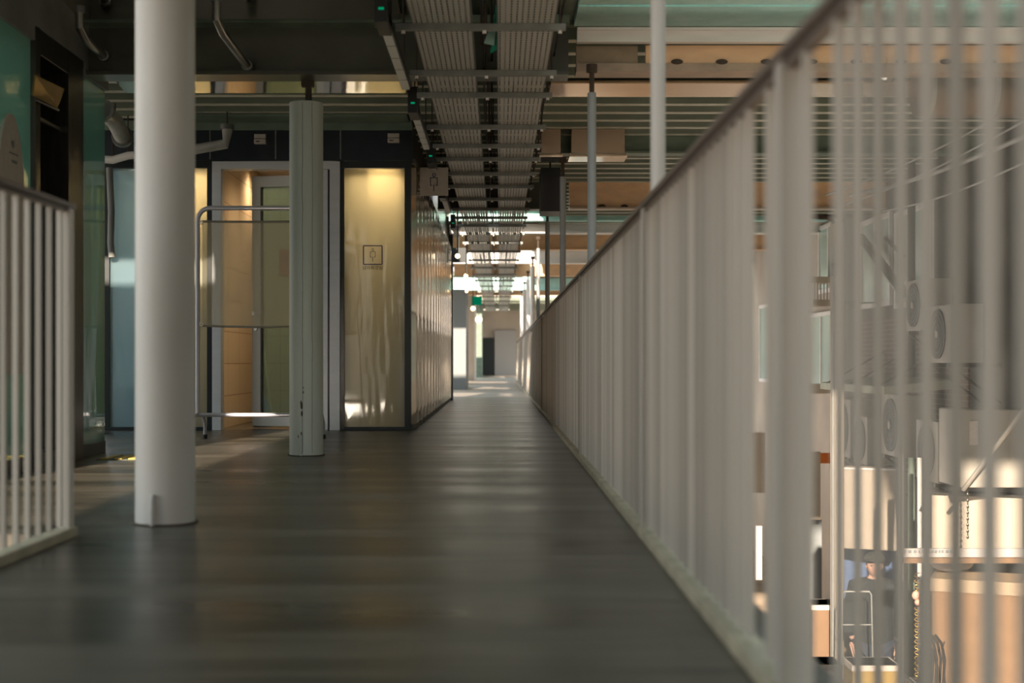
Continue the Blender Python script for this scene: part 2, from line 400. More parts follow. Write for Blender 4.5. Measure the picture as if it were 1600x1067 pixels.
# frames around the glazed panels
mb = MB()
for a, b in ((158, 172), (325, 333), (532, 538), (633, 642)):
    mb.box(X12(a), X12(b), RD-.03, RD+.08, .0, Z12(252))
for a, b in ((172, 325), (538, 633)):
    mb.box(X12(a), X12(b), RD-.03, RD+.08, Z12(263), Z12(252)); mb.box(X12(a), X12(b), RD-.03, RD+.08, 0, .03)
struct('trim_2', mb, M['frame_dark'], bevel=.003)
mb = MB(); mb.box(X12(538), X12(633), RD, RD+.012, .03, Z12(263)); struct('window_1', mb, M['frost'])
mb = MB(); mb.box(X12(172), X12(262), RD, RD+.012, .03, Z12(263)); struct('window_2', mb, M['frost_blue'])
mb = MB(); mb.box(X12(262), X12(325), RD, RD+.012, .03, Z12(263)); struct('window_12', mb, M['frost'])
mb = MB(); mb.box(X12(571), X12(622), RD+.30, RD+.38, 0, 2.6); struct('wall_partition', mb, M['inner_white'])
mb = MB(); mb.box(X12(200), X12(325), RD+.55, RD+.60, 0, 2.6); struct('wall_partition', mb, M['inner_white'])
mb = MB(); mb.box(X12(516), X12(640), RD+.85, RD+.90, 0, 2.6); struct('wall_partition', mb, M['tile'])
# door frame and doors
mb = MB()
mb.box(X12(333), X12(347), RD-.05, RD+.10, 0, Z12(253)); mb.box(X12(516), X12(532), RD-.05, RD+.10, 0, Z12(253))
mb.box(X12(347), X12(516), RD-.05, RD+.10, Z12(265), Z12(253)); mb.box(X12(502), X12(512.5), RD-.02, RD+.06, 0, Z12(265))
df = struct('door_1', mb, M['alu'], bevel=.003)
mb = MB(); mb.box(X12(512.5), X12(516), RD+.02, RD+.06, 0, Z12(265)); mb.build('rubber_gap', M['black'], parent=df)
hinge = Vector((X12(504), RD+.07, 0)); Wd = .70; Hd = 2.32
Md = Matrix.Translation(hinge) @ Matrix.Rotation(math.radians(-14), 4, 'Z')
mb = MB()
mb.box(-Wd, -Wd+.085, 0, .045, .03, Hd, Md); mb.box(-.085, 0, 0, .045, .03, Hd, Md)
mb.box(-Wd+.085, -.085, 0, .045, .03, .13, Md); mb.box(-Wd+.085, -.085, 0, .045, Hd-.10, Hd, Md)
d2 = struct('door_2', mb, M['door_alu'], bevel=.003)
mb = MB(); mb.box(-Wd+.085, -.085, .018, .026, .13, Hd-.10, Md); mb.build('door_glass', M['clear'], parent=d2)
mb = MB(); mb.box(-Wd+.085, -Wd+.10, -.002, .047, .13, Hd-.10, Md); mb.build('glazing_bead', M['black'], parent=d2)
mb = MB(); mb.tube([Md @ Vector((-Wd+.04, -.05, 1.06)), Md @ Vector((-Wd+.24, -.05, 1.06))], .010); mb.tube([Md @ Vector((-Wd+.04, .0, 1.06)), Md @ Vector((-Wd+.04, -.055, 1.06))], .018)
mb.tube([Md @ Vector((-Wd+.04, .0, .92)), Md @ Vector((-Wd+.04, -.02, .92))], .018)
mb.build('door_handle', M['steel'], parent=d2, smooth=True)
# inside
mb = MB()
mb.box(-4.0, -.95, 15.6, 15.7, 0, 2.8); struct('wall_rear', mb, M['tile'])
mb = MB(); mb.box(X12(348)-.16, X12(348)-.05, RD+.12, 15.6, 0, 2.8); struct('wall_partition', mb, M['tile'])
mb = MB(); mb.box(X12(508), X12(515), RD+.9, 15.6, 0, 2.8); struct('wall_partition', mb, M['tile'])
mb = MB(); mb.box(-2.10, -1.9, 14.3, 14.42, 0, 2.45); struct('wall_partition', mb, M['tile'])
mb = MB(); mb.box(-4.0, -.9, RD+.12, 15.7, 2.62, 2.68); struct('ceiling', mb, M['white_steel'])
mb = MB(); mb.box(-9, -4.0, RD+.9, RD+1.0, 0, 2.8); struct('wall_rear', mb, M['concrete'])
# fluted side wall
n = 14; y0, y1 = RD+.08, 22.6; mb = MB(); vs = []; fs = []
xs = X12(642)
for i in range(n*8+1):
    y = y0+(y1-y0)*i/(n*8); x = xs+.045*abs(math.sin(PI*i/8))
    vs += [(x, y, .05), (x, y, 2.42)]
for i in range(n*8): fs.append((2*i, 2*i+2, 2*i+3, 2*i+1))
mb.add(vs, fs)
ws = struct('wall_left', mb, M['fluted'])
mb = MB(); mb.box(xs-.1, xs-.002, y0, y1, 0, 2.87); mb.build('backing_wall', M['frame_dark'], parent=ws)
mb = MB(); mb.box(xs-.002, xs+.03, y0, y1, 0, .05); mb.box(xs-.002, xs+.03, y0, y1, 2.42, 2.46); struct('baseboard_left', mb, M['concrete'])
mb = MB(); mb.box(xs-.02, xs+.06, y1, y1+.25, 0, 2.87); struct('trim_3', mb, M['frame_dark'])

# far end of the walkway
def wall(name, x0, x1, y0, y1, z0, z1, m): mb = MB(); mb.box(x0, x1, y0, y1, z0, z1); return struct(name, mb, m)
wall('wall_left', -3, X(728, 31), 31, 33.5, 0, Z(452, 31), M['shutter'])
wall('wall_left', -3.4, X(741, 45), 45, 49, 0, 2.87, M['facade2'])
wall('wall_left', -4, X(753, 54), 54, 56, 0, 2.87, M['beam_green'])
we = wall('wall_end', -6, 4, 62, 62.3, -.2, 4.5, M['facade2'])
mb = MB(); mb.box(X(752, 61.9), X(772, 61.9), 61.85, 61.95, Z(586, 62), Z(528, 62)); mb.build('dark_doorway', M['frame_dark'], parent=we)
mb = MB(); mb.box(X(773, 61.9), X(806, 61.9), 61.80, 61.95, 0, Z(516, 62)); mb.build('pale_shutter', M['white'], parent=we)

# ------------------------------------------------------------------ left building (lift block)
LX = -2.69
lb = wall('wall_lift', -5.5, LX-.25, 8.16, 9.14, 0, 2.87, M['concrete'])
lb = wall('wall_lift', -4.3, -4.2, 6.4, 9.72, 0, 1.0, M['concrete'])
mb = MB(); mb.box(LX-.25, LX+.02, 6.4, 9.72, 2.47, 2.87); struct('trim_4', mb, M['concrete'])
mb = MB(); mb.box(LX-.25, LX, 6.4, 9.72, 0, .08); struct('baseboard_lift', mb, M['frame_dark'])
mb = MB(); mb.box(LX-.02, LX, 6.4, 8.16, .08, 2.47); struct('window_3', mb, M['green_glass'])
mb = MB(); mb.box(LX-.02, LX, 9.14, 9.70, .08, 2.47); mb.box(LX-.25, LX-.02, 9.70, 9.715, .08, 2.47); struct('window_4', mb, M['green_glass'])
pf = empty('lift_entrance', (LX, 8.65, 0), 'dark stainless lift doorway frame between two green glass panels', 'lift door')
def rel(mb, name, m, par, **k):
    o = mb.build(name, m, par, **k); o.matrix_parent_inverse = Matrix.Translation(par.location).inverted(); return o
mb = MB(); mb.box(LX-.20, LX+.025, 8.18, 8.26, 0, 2.55); mb.box(LX-.20, LX+.025, 8.80, 9.12, 0, 2.55); mb.box(LX-.20, LX+.025, 8.26, 8.80, 2.40, 2.55)
rel(mb, 'door_frame', M['dark_steel'], pf, bevel=.004)
mb = MB(); mb.box(LX-.18, LX-.15, 8.26, 8.52, 0, 2.40); rel(mb, 'door_panel', M['dark_steel'], pf)
mb = MB(); mb.box(LX-.18, LX-.15, 8.535, 8.80, 0, 2.40); rel(mb, 'door_panel', M['dark_steel'], pf)
mb = MB(); mb.box(LX-.05, LX-.03, 8.26, 8.80, 2.05, 2.07); rel(mb, 'transom_strip', M['steel'], pf)
ind = empty('indicator_sign', (LX+.06, 8.35, 2.2), 'small tilted brass-coloured indicator plate over the lift doorway', 'sign')
mb = MB(); A = [P(56, 118, 8.12), P(101, 139, 8.58), P(90, 169, 8.52), P(52, 150, 8.08)]
mb.add([a+Vector((0, 0, 0)) for a in A]+[a+Vector((-.012, 0, .004)) for a in A], [(0,1,2,3),(4,7,6,5),(0,4,5,1),(1,5,6,2),(2,6,7,3),(3,7,4,0)])
rel(mb, 'plate', mat('brass', (.75, .52, .22), .2, metal=.9, bump=.4, bscale=9), ind)
mb = MB(); mb.tube([P(56, 156, 8.12), P(91, 172, 8.55)], .008); rel(mb, 'edge_strip', M['dark_steel'], ind)
# round topped board at the glass
mb = MB(); pts = [(7.46, .55), (7.94, .55)]
for i in range(17):
    a = PI*i/16; pts.append((7.70+.24*math.cos(a), 1.30+.665*math.sin(a)))
mb.prism(pts, LX+.03, LX+.05, 'x')
rb = mb.build('round_top_board', M['sign']); tag(rb, 'beige notice board with rounded top behind the left railing', 'sign')
def text_mesh(name, body, size, m, loc, rot, parent=None, extr=.0008):
    cu = bpy.data.curves.new(name, 'FONT'); cu.body = body; cu.size = size; cu.align_x = 'CENTER'; cu.align_y = 'CENTER'; cu.extrude = extr
    tmp = bpy.data.objects.new(name, cu); COL.objects.link(tmp)
    dg = bpy.context.evaluated_depsgraph_get(); me = bpy.data.meshes.new_from_object(tmp.evaluated_get(dg))
    COL.objects.unlink(tmp); bpy.data.objects.remove(tmp)
    me.materials.clear(); me.materials.append(m)
    o = bpy.data.objects.new(name, me); COL.objects.link(o); o.location = loc; o.rotation_euler = rot
    if parent: o.parent = parent
    return o
mb = MB(); mb.ball((LX+.052, 7.72, 1.80), .022, sc=(.03, 1, 1)); mb.box(LX+.05, LX+.053, 7.66, 7.80, 1.745, 1.752); mb.box(LX+.05, LX+.053, 7.70, 7.78, 1.70, 1.715)
mb.build('printed_marks', M['shutter'], parent=rb)
# tactile tile
tt = empty('tactile_tile', (-2.36, 9.15, 0), 'yellow ribbed tactile tile on the floor before the lift', 'floor tile')
mb = MB(); mb.box(-.18, .18, -.2, .2, 0, .004); mb.build('base', mat('tile_base', (.10, .11, .08), .7), tt)
for k in range(4):
    mb = MB(); mb.box(-.16+k*.09, -.11+k*.09, -.18, .18, .004, .010); mb.build('rib', M['yellow'], tt)

# ------------------------------------------------------------------ ceiling beams and panels
def thing1(name, mb, m, label, cat, group=None, **k): return tag(mb.build(name, m, **k), label, cat, group)
b1 = empty('steel_beam', (-1, 9.3, 2.48), 'deep olive steel beam over the two thick columns', 'beam')
mb = MB(); mb.box(-2.95, .45, 9.25, 9.29, 2.50, 2.79); rel(mb, 'web', M['beam'], b1)
mb = MB(); mb.box(-2.95, .45, 9.19, 9.42, 2.475, 2.50); rel(mb, 'bottom_flange', M['beam'], b1)
mb = MB(); mb.box(-2.95, .45, 9.10, 9.42, 2.79, 2.84); rel(mb, 'top_flange', M['beam_green'], b1)
mb = MB(); mb.prism([(8.46, 2.855), (9.04, 2.795), (9.04, 2.80), (8.46, 2.86)], -2.9, -.62, 'x')
thing1('polished_sheet', mb, M['mirror'], 'polished metal strip in front of the deep olive beam', 'metal sheet')
b2 = empty('clad_beam', (2.5, 9.2, 2.48), 'white and orange-tan clad beam over the street edge', 'beam')
mb = MB(); mb.box(.50, 9, 9.12, 9.18, 2.67, 2.742); mb.box(.5, 9, 9.08, 9.18, 2.742, 2.755); rel(mb, 'white_fascia', M['white_steel'], b2)
mb = MB(); mb.box(.95, 9, 9.22, 9.26, 2.555, 2.67); rel(mb, 'tan_panel', M['tan_panel'], b2)
mb = MB(); mb.box(.50, .90, 9.24, 9.28, 2.555, 2.67); rel(mb, 'brown_panel', mat('brown_panel', (.36, .27, .17), .5, var=.3), b2)
mb = MB(); mb.box(.50, 9, 9.20, 9.42, 2.50, 2.55); rel(mb, 'bottom_flange', mat('flange_tan', (.42, .30, .2), .4, var=.3), b2)
for k in range(9):
    mb = MB(); mb.ball((1.15+k*.29, 9.2, 2.56), .03, sc=(1.3, .5, .6)); rel(mb, 'bolt', M['rust'], b2, smooth=True)
mb = MB(); mb.prism([(10.35, 2.785), (11.05, 2.705), (11.05, 2.71), (10.35, 2.79)], -2.9, -.62, 'x')
thing1('polished_sheet', mb, M['mirror'], 'polished metal strip behind the deep olive beam', 'metal sheet')
mb = MB(); mb.box(.40, 4.6, 11.0, 11.55, 2.77, 2.795)
thing1('polished_sheet', mb, mat('polished_copper', (.85, .62, .42), .16, metal=.85, bump=.15, bscale=4), 'copper-toned polished strip beyond the orange-tan beam', 'metal sheet')
mb = MB(); mb.box(-2.9, X12(640), RD-.38, RD-.06, 2.765, 2.79)
thing1('soffit_panel', mb, M['beam_green'], 'smooth dark green soffit above the restroom front', 'ceiling panel')
# the mirrored boxes of the middle grid
for (a, b, l) in ((846, 876, 'small'), (893, 976, 'large')):
    o = empty('duct_box', (X((a+b)/2, 13.3), 13.3, 2.5), l+' square-cut polished duct box under the roof ribs', 'duct')
    mb = MB(); mb.box(X(a, 13.3), X(b, 13.3), 13.3, 13.5, Z(240, 13.3), 2.79); rel(mb, 'casing', mat('tan_mirror', (.72, .55, .40), .22, metal=.7, bump=.4, bscale=3), o)
    mb = MB(); mb.box(X(a, 13.3)-.02, X(b, 13.3)+.02, 13.26, 13.6, Z(246, 13.3), Z(240, 13.3)); rel(mb, 'bottom_lip', M['mirror'], o)
mb = MB(); mb.box(X(845, 14.2), X(876, 14.2), 14.2, 14.7, Z(330, 14.2), Z(262, 14.2))
mb.cyl(X(860, 14.4), 14.45, Z(262, 14.2), 2.80, .01, 6)
thing1('junction_box', mb, M['black'], 'large black box hanging beside the cable trays', 'junction box')
def cross_beam(d, z0, z1, x0, x1, m, label, m2=None):
    o = empty('steel_beam', ((x0+x1)/2, d, z0), label, 'beam', 'cross beams over the walkway')
    mb = MB(); mb.box(x0, x1, d, d+.04, z0+.02, z1); rel(mb, 'web', m, o)
    mb = MB(); mb.box(x0, x1, d-.06, d+.16, z0, z0+.02); rel(mb, 'bottom_flange', m2 or m, o)
    return o
cross_beam(13.72, 2.62, 2.86, .55, 9, M['beam_green'], 'green beam behind the square polished duct boxes')
b17 = cross_beam(17.3, 2.47, 2.80, .85, 9, M['tan_panel'], 'orange-tan beam behind the second slim post', mat('flange_tan2', (.45, .36, .26), .4))
for k in range(4):
    mb = MB(); mb.ball((1.25+k*.27, 17.26, 2.50), .035, sc=(1.3, .5, .7)); rel(mb, 'bolt', M['rust'], b17, smooth=True)
cross_beam(17.35, 2.47, 2.80, -.75, .82, M['beam'], 'dark beam across the cable trays behind the black box')
cross_beam(21.3, 2.72, 2.87, -.75, 8, M['teal'], 'teal beam, nearest of the far green ones')
cross_beam(21.6, 2.56, 2.70, -.75, 8, M['white_steel'], 'white beam just behind the teal one')
cross_beam(24.7, 2.55, 2.85, -.9, 8, M['tan_panel'], 'tan beam at the near edge of the roof opening')
cross_beam(27.4, 2.5, 2.85, -.9, 8, M['white_steel'], 'white beam at the far edge of the roof opening')
cross_beam(31.5, 2.5, 2.85, -1.0, 8, M['tan_panel'], 'tan beam deep in the walkway above the grey wall block')
cross_beam(37.7, 2.5, 2.85, -1.5, 8, M['teal'], 'far pale green beam deep in the walkway')
cross_beam(40.5, 2.5, 2.85, -2, 8, M['tan_panel'], 'farthest tan beam near the end of the walkway')

# pipes at the left beam
def pipe(name, pts, r, label, m=None, collar=True, cat='pipe', hang=False):
    o = empty(name, pts[0], label, cat)
    mb = MB(); mb.tube(pts, r, 14); rel(mb, 'tube', m or M['steel'], o, smooth=True)
    if collar:
        for q, w2 in ((pts[0], pts[1]), (pts[-1], pts[-2])):
            q = Vector(q); w2 = Vector(w2); t = (w2-q).normalized()
            mb = MB(); mb.tube([q, q+t*.04], r*1.35, 14); rel(mb, 'collar', M['galv'], o, smooth=True)
    if hang:
        for q in (pts[1], pts[-2]) if len(pts) > 3 else (pts[1],):
            mb = MB(); mb.cyl(q[0], q[1], q[2], 2.80, .006, 6); rel(mb, 'hanger_rod', M['rust'], o)
    return o
pipe('brace_pipe', [P(338, -8, 8.5), P(338, 30, 8.5), P(348, 52, 8.62), P(388, 105, 9.22)], .026, 'steel pipe slanting to the beam, right of the thick foreground column')
pipe('brace_pipe', [P(124, 10, 8.5), P(124, 42, 8.5), P(134, 62, 8.62), P(163, 88, 9.22)], .026, 'steel pipe slanting to the beam, above the lift doorway')
pipe('drain_pipe', [P(212, 240, 12.4), P(300, 234, 12.4), P(352, 225, 12.4), P(355, 205, 12.4), P(355, 195, 12.4)], .045, 'grey drain pipe bending up beside the restroom fascia', M['pvc'], hang=True)
pipe('drain_pipe', [P(160, 172, 11.6), P(180, 190, 12.0), P(192, 215, 12.4)], .07, 'fat grey pipe between lift block and foreground column', M['pvc'], hang=True)
pipe('drain_pipe', [P(150, 248, 12.6), P(176, 250, 12.6), P(200, 243, 12.6), P(240, 240, 12.6)], .035, 'wrapped pale pipe left of the foreground column', M['white_steel'], hang=True)
pipe('downpipe', [P(171, 262, 12.77), P(174, 330, 12.77), P(173, 380, 12.77), P(175, 402, 12.77)], .03, 'thin peeling downpipe left of the foreground column', M['concrete'], collar=False)

# ------------------------------------------------------------------ cable trays, struts, lights
TZ = 2.45
for nm, x0, x1, lab in (('left', -.47, -.15, 'left'), ('right', -.01, .30, 'right')):
    o = empty('cable_tray', ((x0+x1)/2, 6, TZ), 'long perforated grey cable tray, the %s one of the pair overhead' % lab, 'cable tray', 'overhead cable trays')
    mb = MB(); mb.add([(x0, 4, TZ), (x1, 4, TZ), (x1, 52, TZ), (x0, 52, TZ)], [(0, 1, 2, 3)]); rel(mb, 'perforated_bed', M['tray'], o)
    for x in (x0, x1):
        mb = MB(); mb.box(x-.003, x+.003, 4, 52, TZ, TZ+.07); rel(mb, 'side_rail', M['galv'], o)
    r = random.Random(x0)
    for k in range(4):
        xx = x0+.05+k*(x1-x0-.09)/3
        mb = MB(); mb.tube([(xx+r.uniform(-.015, .015), y, TZ+.05) for y in range(4, 53, 2)], .007+.004*r.random(), 6)
        c = rel(mb, 'cable', M['rubber'] if k % 3 else M['white_steel'], o)
sy = [6.55, 7.71, 8.94, 9.68, 11.0, 11.97, 12.75, 13.75, 14.75, 15.9, 16.95, 17.95, 19.0, 20.2, 21.8, 23.5, 25.5, 27.6, 29.8, 32, 34.4, 37, 40, 43, 46.5, 50]
smb = MB(); smb.box(-.56, .36, -.021, .021, -.034, 0)
proto = None; kids = {}
ords = ['first', 'second', 'third', 'fourth', 'fifth', 'sixth', 'seventh', 'eighth', 'ninth', 'tenth', 'eleventh', 'twelfth', 'thirteenth', 'fourteenth', 'fifteenth', 'sixteenth', 'seventeenth', 'eighteenth', 'nineteenth', 'twentieth', 'twenty-first', 'twenty-second', 'twenty-third', 'twenty-fourth', 'twenty-fifth', 'twenty-sixth']
for i, y in enumerate(sy):
    lab = ('grey strut crossing under both cable trays, %s from the camera' % ords[i]) if i < 30 else ''
    if proto is None:
        proto = empty('strut_channel', (0, y, TZ-.001), lab, 'strut', 'struts carrying the cable trays')
        c = smb.build('channel', M['galv'], proto); kids[proto.name] = [c]
        for x in (-.52, -.08, .33):
            m2 = MB(); m2.cyl(x, 0, -.055, 2.87-TZ, .005, 8); q = m2.build('threaded_rod', M['rust'], proto); kids[proto.name].append(q)
            m2 = MB(); m2.cyl(x, 0, -.050, -.034, .011, 6); q2 = m2.build('nut', M['white_steel'], proto); kids[proto.name].append(q2)
    else:
        o = copy_tree(proto, (0, y, TZ-.001), lab, kids)
        o.rotation_euler.z = 0
# cables running between the trays
for k, (x, z, lab) in enumerate(((-.10, 2.52, 'thin black cable sagging along the gap between the trays'), (-.05, 2.58, 'second thin black cable above the tray gap, further right'), (.355, 2.62, 'thin black cable running outside the right cable tray'))):
    mb = MB(); mb.tube([(x+.01*math.sin(y), y, z+.012*math.sin(y*2.3+k)) for y in [4+j*.5 for j in range(80)]], .007, 6)
    thing1('cable', mb, M['rubber'], lab, 'cable')
for k in range(5):
    y = [7.2, 8.6, 10.2, 12.0, 14.0][k]
    mb = MB(); mb.box(-.115, -.045, y, y+.02, TZ+.08, TZ+.10); mb.box(-.115, -.105, y, y+.02, TZ+.10, 2.86); mb.box(-.055, -.045, y, y+.02, TZ+.10, 2.86)
    thing1('hanger_bracket', mb, M['rust'], 'small dark hanger between the trays, %s from the camera' % ords[k], 'bracket', 'hangers between the cable trays')
rib = empty('ribbon', P(765, 20, 8.2), 'green ribbon with a pale tag hanging between the trays', 'ribbon')
mb = MB(); mb.prism([(X(774, 8.2), Z(8, 8.2)), (X(778, 8.2), Z(8, 8.2)), (X(776, 8.2), Z(78, 8.2)), (X(766, 8.2), Z(84, 8.2)), (X(770, 8.2), Z(50, 8.2))], 8.2, 8.205, 'y'); rel(mb, 'green_strip', mat('green_cloth', (.0, .22, .14), .7), rib)
mb = MB(); mb.prism([(X(764, 8.2), Z(46, 8.2)), (X(775, 8.2), Z(46, 8.2)), (X(772, 8.2), Z(72, 8.2)), (X(756, 8.2), Z(68, 8.2))], 8.19, 8.195, 'y'); rel(mb, 'pale_tag', mat('pale_tag', (.35, .55, .5), .4), rib)
# linear lights (switched off near, lit far)
for i, (y0, y1) in enumerate(((7.35, 9.15), (10.0, 11.75), (12.55, 13.1), (15.2, 16.8), (18.6, 20.2))):
    o = empty('linear_light', (-.60, y0, 2.37), 'unlit linear ceiling light left of the trays, %s from the camera' % ords[i], 'ceiling light', 'linear lights beside the trays')
    mb = MB(); mb.box(-.03, .03, 0, y1-y0, .012, .06); mb.build('housing', M['black'], o)
    mb = MB(); mb.box(-.024, .024, .22, y1-y0, 0, .012); mb.build('diffuser', M['led'], o)
    for k in range(1, 5):
        mb = MB(); yy = .22+(y1-y0-.22)*k/5; mb.box(-.0245, .0245, yy, yy+.008, -.001, .012); mb.build('divider', M['black'], o)
    mb = MB(); mb.box(-.035, .03, -.12, .20, -.02, .16); bx = mb.build('driver_box', M['black'], o)
    mb = MB(); mb.box(-.014, .014, -.125, -.12, .04, .052); mb.build('indicator_lamp', M['green_led'], bx)
    for yy in (.1, y1-y0-.15):
        mb = MB(); mb.cyl(0, yy, .06, .5, .005, 6); mb.build('hanger_rod', M['rust'], o)

# ------------------------------------------------------------------ columns and posts
def column(x, y, r, ztop, m, label):
    o = empty('round_column', (x, y, 0), label, 'column')
    mb = MB(); mb.cyl(0, 0, .004, ztop, r, 64); mb.build('shaft', m, o, smooth=True)
    mb = MB(); mb.cyl(0, 0, 0, .006, r+.012, 48); mb.build('base_ring', M['rust'], o)
    return o
c1 = column(X(247, 5.37), 5.37+.115, .1135, 2.88, M['column'], 'thick pale round column in the left foreground')
mb = MB(); mb.tube([(-.02, -.128, .004), (-.02, -.128, .10), (-.018, -.122, .12)], .010, 10); mb.tube([(-.02, -.128, .05), (-.02, -.128, .065)], .013, 10); mb.build('stub_pipe', M['column'], c1, smooth=True)
c2 = column(X(475, 9.31), 9.31+.11, .111, 2.33, M['column2'], 'pale green weathered round column before the restroom door')
mb = MB(); mb.cyl(.015, 0, 2.33, 2.478, .022, 12); mb.box(-.03, .05, -.03, .03, 2.44, 2.478); mb.build('head_bracket', M['rust'], c2)
random.seed(3)
mb = MB()
for k, (ang, rad) in enumerate(((-95, .0013), (-62, .0010))):
    a = math.radians(ang); pts = []
    for j in range(24):
        aa = a+random.uniform(-.02, .02); pts.append((.1115*math.cos(aa), .1115*math.sin(aa), 2.32-j*.1))
    mb.tube(pts, rad, 6)
mb.build('vertical_crack', M['rust'], c2)
for ang, z, s in ((-100, .35, .010), (-98, .33, .014), (-97, .28, .012), (-92, .42, .006), (-110, .13, .007), (-99, .15, .008), (-93, .45, .005)):
    a = math.radians(ang); mb = MB(); mb.ball((.1105*math.cos(a), .1105*math.sin(a), z), s, 8, 6, (.6, .25, 1.6)); mb.build('paint_chip', M['rust'], c2)
mb = MB(); mb.tube([(-.018, -.118, .004), (-.018, -.118, .14)], .008, 8); mb.build('stub_pipe', M['column2'], c2, smooth=True)

pd = [5.25, 9.0, 13.1, 17.3, 21.4, 25.5, 29.6, 33.7, 37.8]
pl = ['slim round post rising behind the railing, nearest to the camera', 'slim grey post with a threaded head, second along the railing',
      'slim dark post beside the black box, third along the railing', 'slim dark post, fourth along the railing', 'slim dark post, fifth along the railing']
for i, d in enumerate(pd):
    lit = i >= 5  # far posts are coloured white to look sunlit
    o = empty('slim_post', (.586 if i < 5 else .60, d, 0), pl[i] if i < 5 else 'pale slim post in the bright far row, %s of them from the camera' % ords[i-5], 'post', 'slim posts along the railing')
    top = 2.85 if i == 0 else 2.32
    mb = MB(); mb.cyl(0, 0, 0, top, .028 if not lit else .042, 20); mb.build('shaft', M['white_steel'] if lit else (M['column'] if i == 0 else M['post']), o, smooth=True)
    if i:
        mb = MB(); mb.cyl(0, 0, top, 2.50, .016, 10); mb.cyl(0, 0, 2.45, 2.50, .035, 12); mb.build('head_bracket', M['rust'], o)

# ------------------------------------------------------------------ railings
bar = MB(); bar.box(-.0085, .0085, -.0095, .0095, .045, 1.165)
bar_me = None
def railing(x, y0, y1, label, step=.112, skip=(), posts=(), side=1, xoff=0):
    global bar_me
    o = empty('railing_section', (x, y0, 0), label, 'railing', 'railing sections along the walkway')
    L = y1-y0
    mb = MB(); mb.box(-.028, .028, 0, L, 1.165, 1.182); mb.build('handrail', M['handrail'], o, bevel=.003)
    mb = MB(); mb.box(-.012, .012, .0, L, 1.150, 1.165); mb.build('upper_flat', M['handrail'], o)
    mb = MB(); mb.box(-.03, .03, 0, L, .0, .035); mb.build('base_curb', M['curb'], o, bevel=.003)
    n = int(L/step); k = 0; yy = step*.5 if y0 > 1.1 or y0 < 1 or x < 0 else .021
    while yy < L-.02:
        if not any(abs(yy+y0-s) < .056 for s in skip) and not any(abs(yy+y0-s) < .05 for s in posts):
            if bar_me is None:
                bo = bar.build('baluster', M['paint'], o); bar_me = bo
            else: bo = child_copy(bar_me, o)
            bo.location = (xoff, yy, 0)
        yy += step
    for s in posts:
        mb = MB(); mb.box(-.02, .02, s-y0-.028, s-y0+.028, .03, 1.165); mb.build('post', M['paint'], o)
    return o
segs = [(-2.95, 1.05), (1.05, 5.1), (5.1, 9.05), (9.05, 13.1), (13.1, 17.2), (17.2, 21.3), (21.3, 25.4), (25.4, 29.5), (29.5, 33.6), (33.6, 37.7), (37.7, 41.8)]
sl = ['right-hand railing beside the camera, mostly behind the view', 'right-hand pale railing, nearest blurred section at the frame edge', 'right-hand railing section ending at the sharp seam post',
      'right-hand railing section just beyond the sharp seam post', 'right-hand railing section past the restroom corner, fourth visible', 'right-hand railing, fifth visible section',
      'right-hand railing, sixth visible section', 'far right-hand railing section in the sunlit gap', 'far right-hand railing section past the sunlit gap', 'far right-hand railing, second to last section', 'farthest right-hand railing section']
for i, (a, b) in enumerate(segs):
    railing(.525, a+.004, b-.004, sl[i], skip=((2.31, 2.36, 2.88) if i == 1 else ()), posts=((2.58, b-.05) if i == 1 else (b-.05,)))
railing(-1.535, 1.1, 5.08, 'left-hand pale railing ending before the thick column', posts=(5.04,))
railing(-1.535, -2.9, 1.09, 'left-hand railing behind the camera')

# ------------------------------------------------------------------ things at the restroom
# movable screen
sc = empty('folding_screen', (X(309, 11.2), 11.2, 0), 'olive mesh privacy screen on a tubular frame before the door', 'screen')
Lw = .95; Ht = Z(325, 11.2); r = .018
pts = [(0, 0, .19)]
pts += [(0, 0, Ht-.10)]+[(.10-.10*math.cos(a), 0, Ht-.10+.10*math.sin(a)) for a in [PI/2*j/6 for j in range(1, 7)]]
pts += [(Lw-.10+.10*math.sin(a), 0, Ht-.10+.10*math.cos(a)) for a in [PI/2*j/6 for j in range(0, 7)]]+[(Lw, 0, .19)]
mb = MB(); mb.tube(pts, r, 14); mb.build('tube_frame', M['chrome'], sc, smooth=True)
mb = MB(); mb.tube([(0, 0, .20), (Lw, 0, .20)], .016, 12); mb.build('cross_bar', M['chrome'], sc, smooth=True)
for x in (0, Lw):
    mb = MB(); mb.tube([(x-.012, -.22, .03), (x-.012, -.22, .12), (x-.006, -.17, .19), (x, 0, .205), (x+.006, .17, .19), (x+.012, .22, .12), (x+.012, .22, .03)], .014, 10); leg = mb.build('foot', M['chrome'], sc, smooth=True)
    for q in (-.22, .22):
        mb = MB(); mb.cyl(x+(.012 if q > 0 else -.012), q, 0, .035, .018, 12); mb.build('rubber_foot', M['rubber'], leg, smooth=True)
n = 24; vs = []; fs = []; z1 = Z(346, 11.2); z0 = Z(509, 11.2)
mb = MB()
for i in range(n+1):
    x = .035+(Lw-.07)*i/n; s = math.sin(i*.9)*.006
    sag = .010*math.sin(PI*i/n)
    vs += [(x, s, z0-sag), (x, s*.5, (z0+z1)/2), (x, s*.3, z1-sag*.3)]
for i in range(n): fs += [(3*i, 3*i+3, 3*i+4, 3*i+1), (3*i+1, 3*i+4, 3*i+5, 3*i+2)]
mb.add(vs, fs); fb = mb.build('mesh_fabric', M['fabric'], sc, smooth=True)
for zz, mul in ((z0, 1), (z1, .3)):
    mb = MB(); mb.tube([(.035+(Lw-.07)*i/n, -.002, zz-mul*.010*math.sin(PI*i/n)) for i in range(n+1)], .010, 6); mb.build('hem', M['hem'], fb)
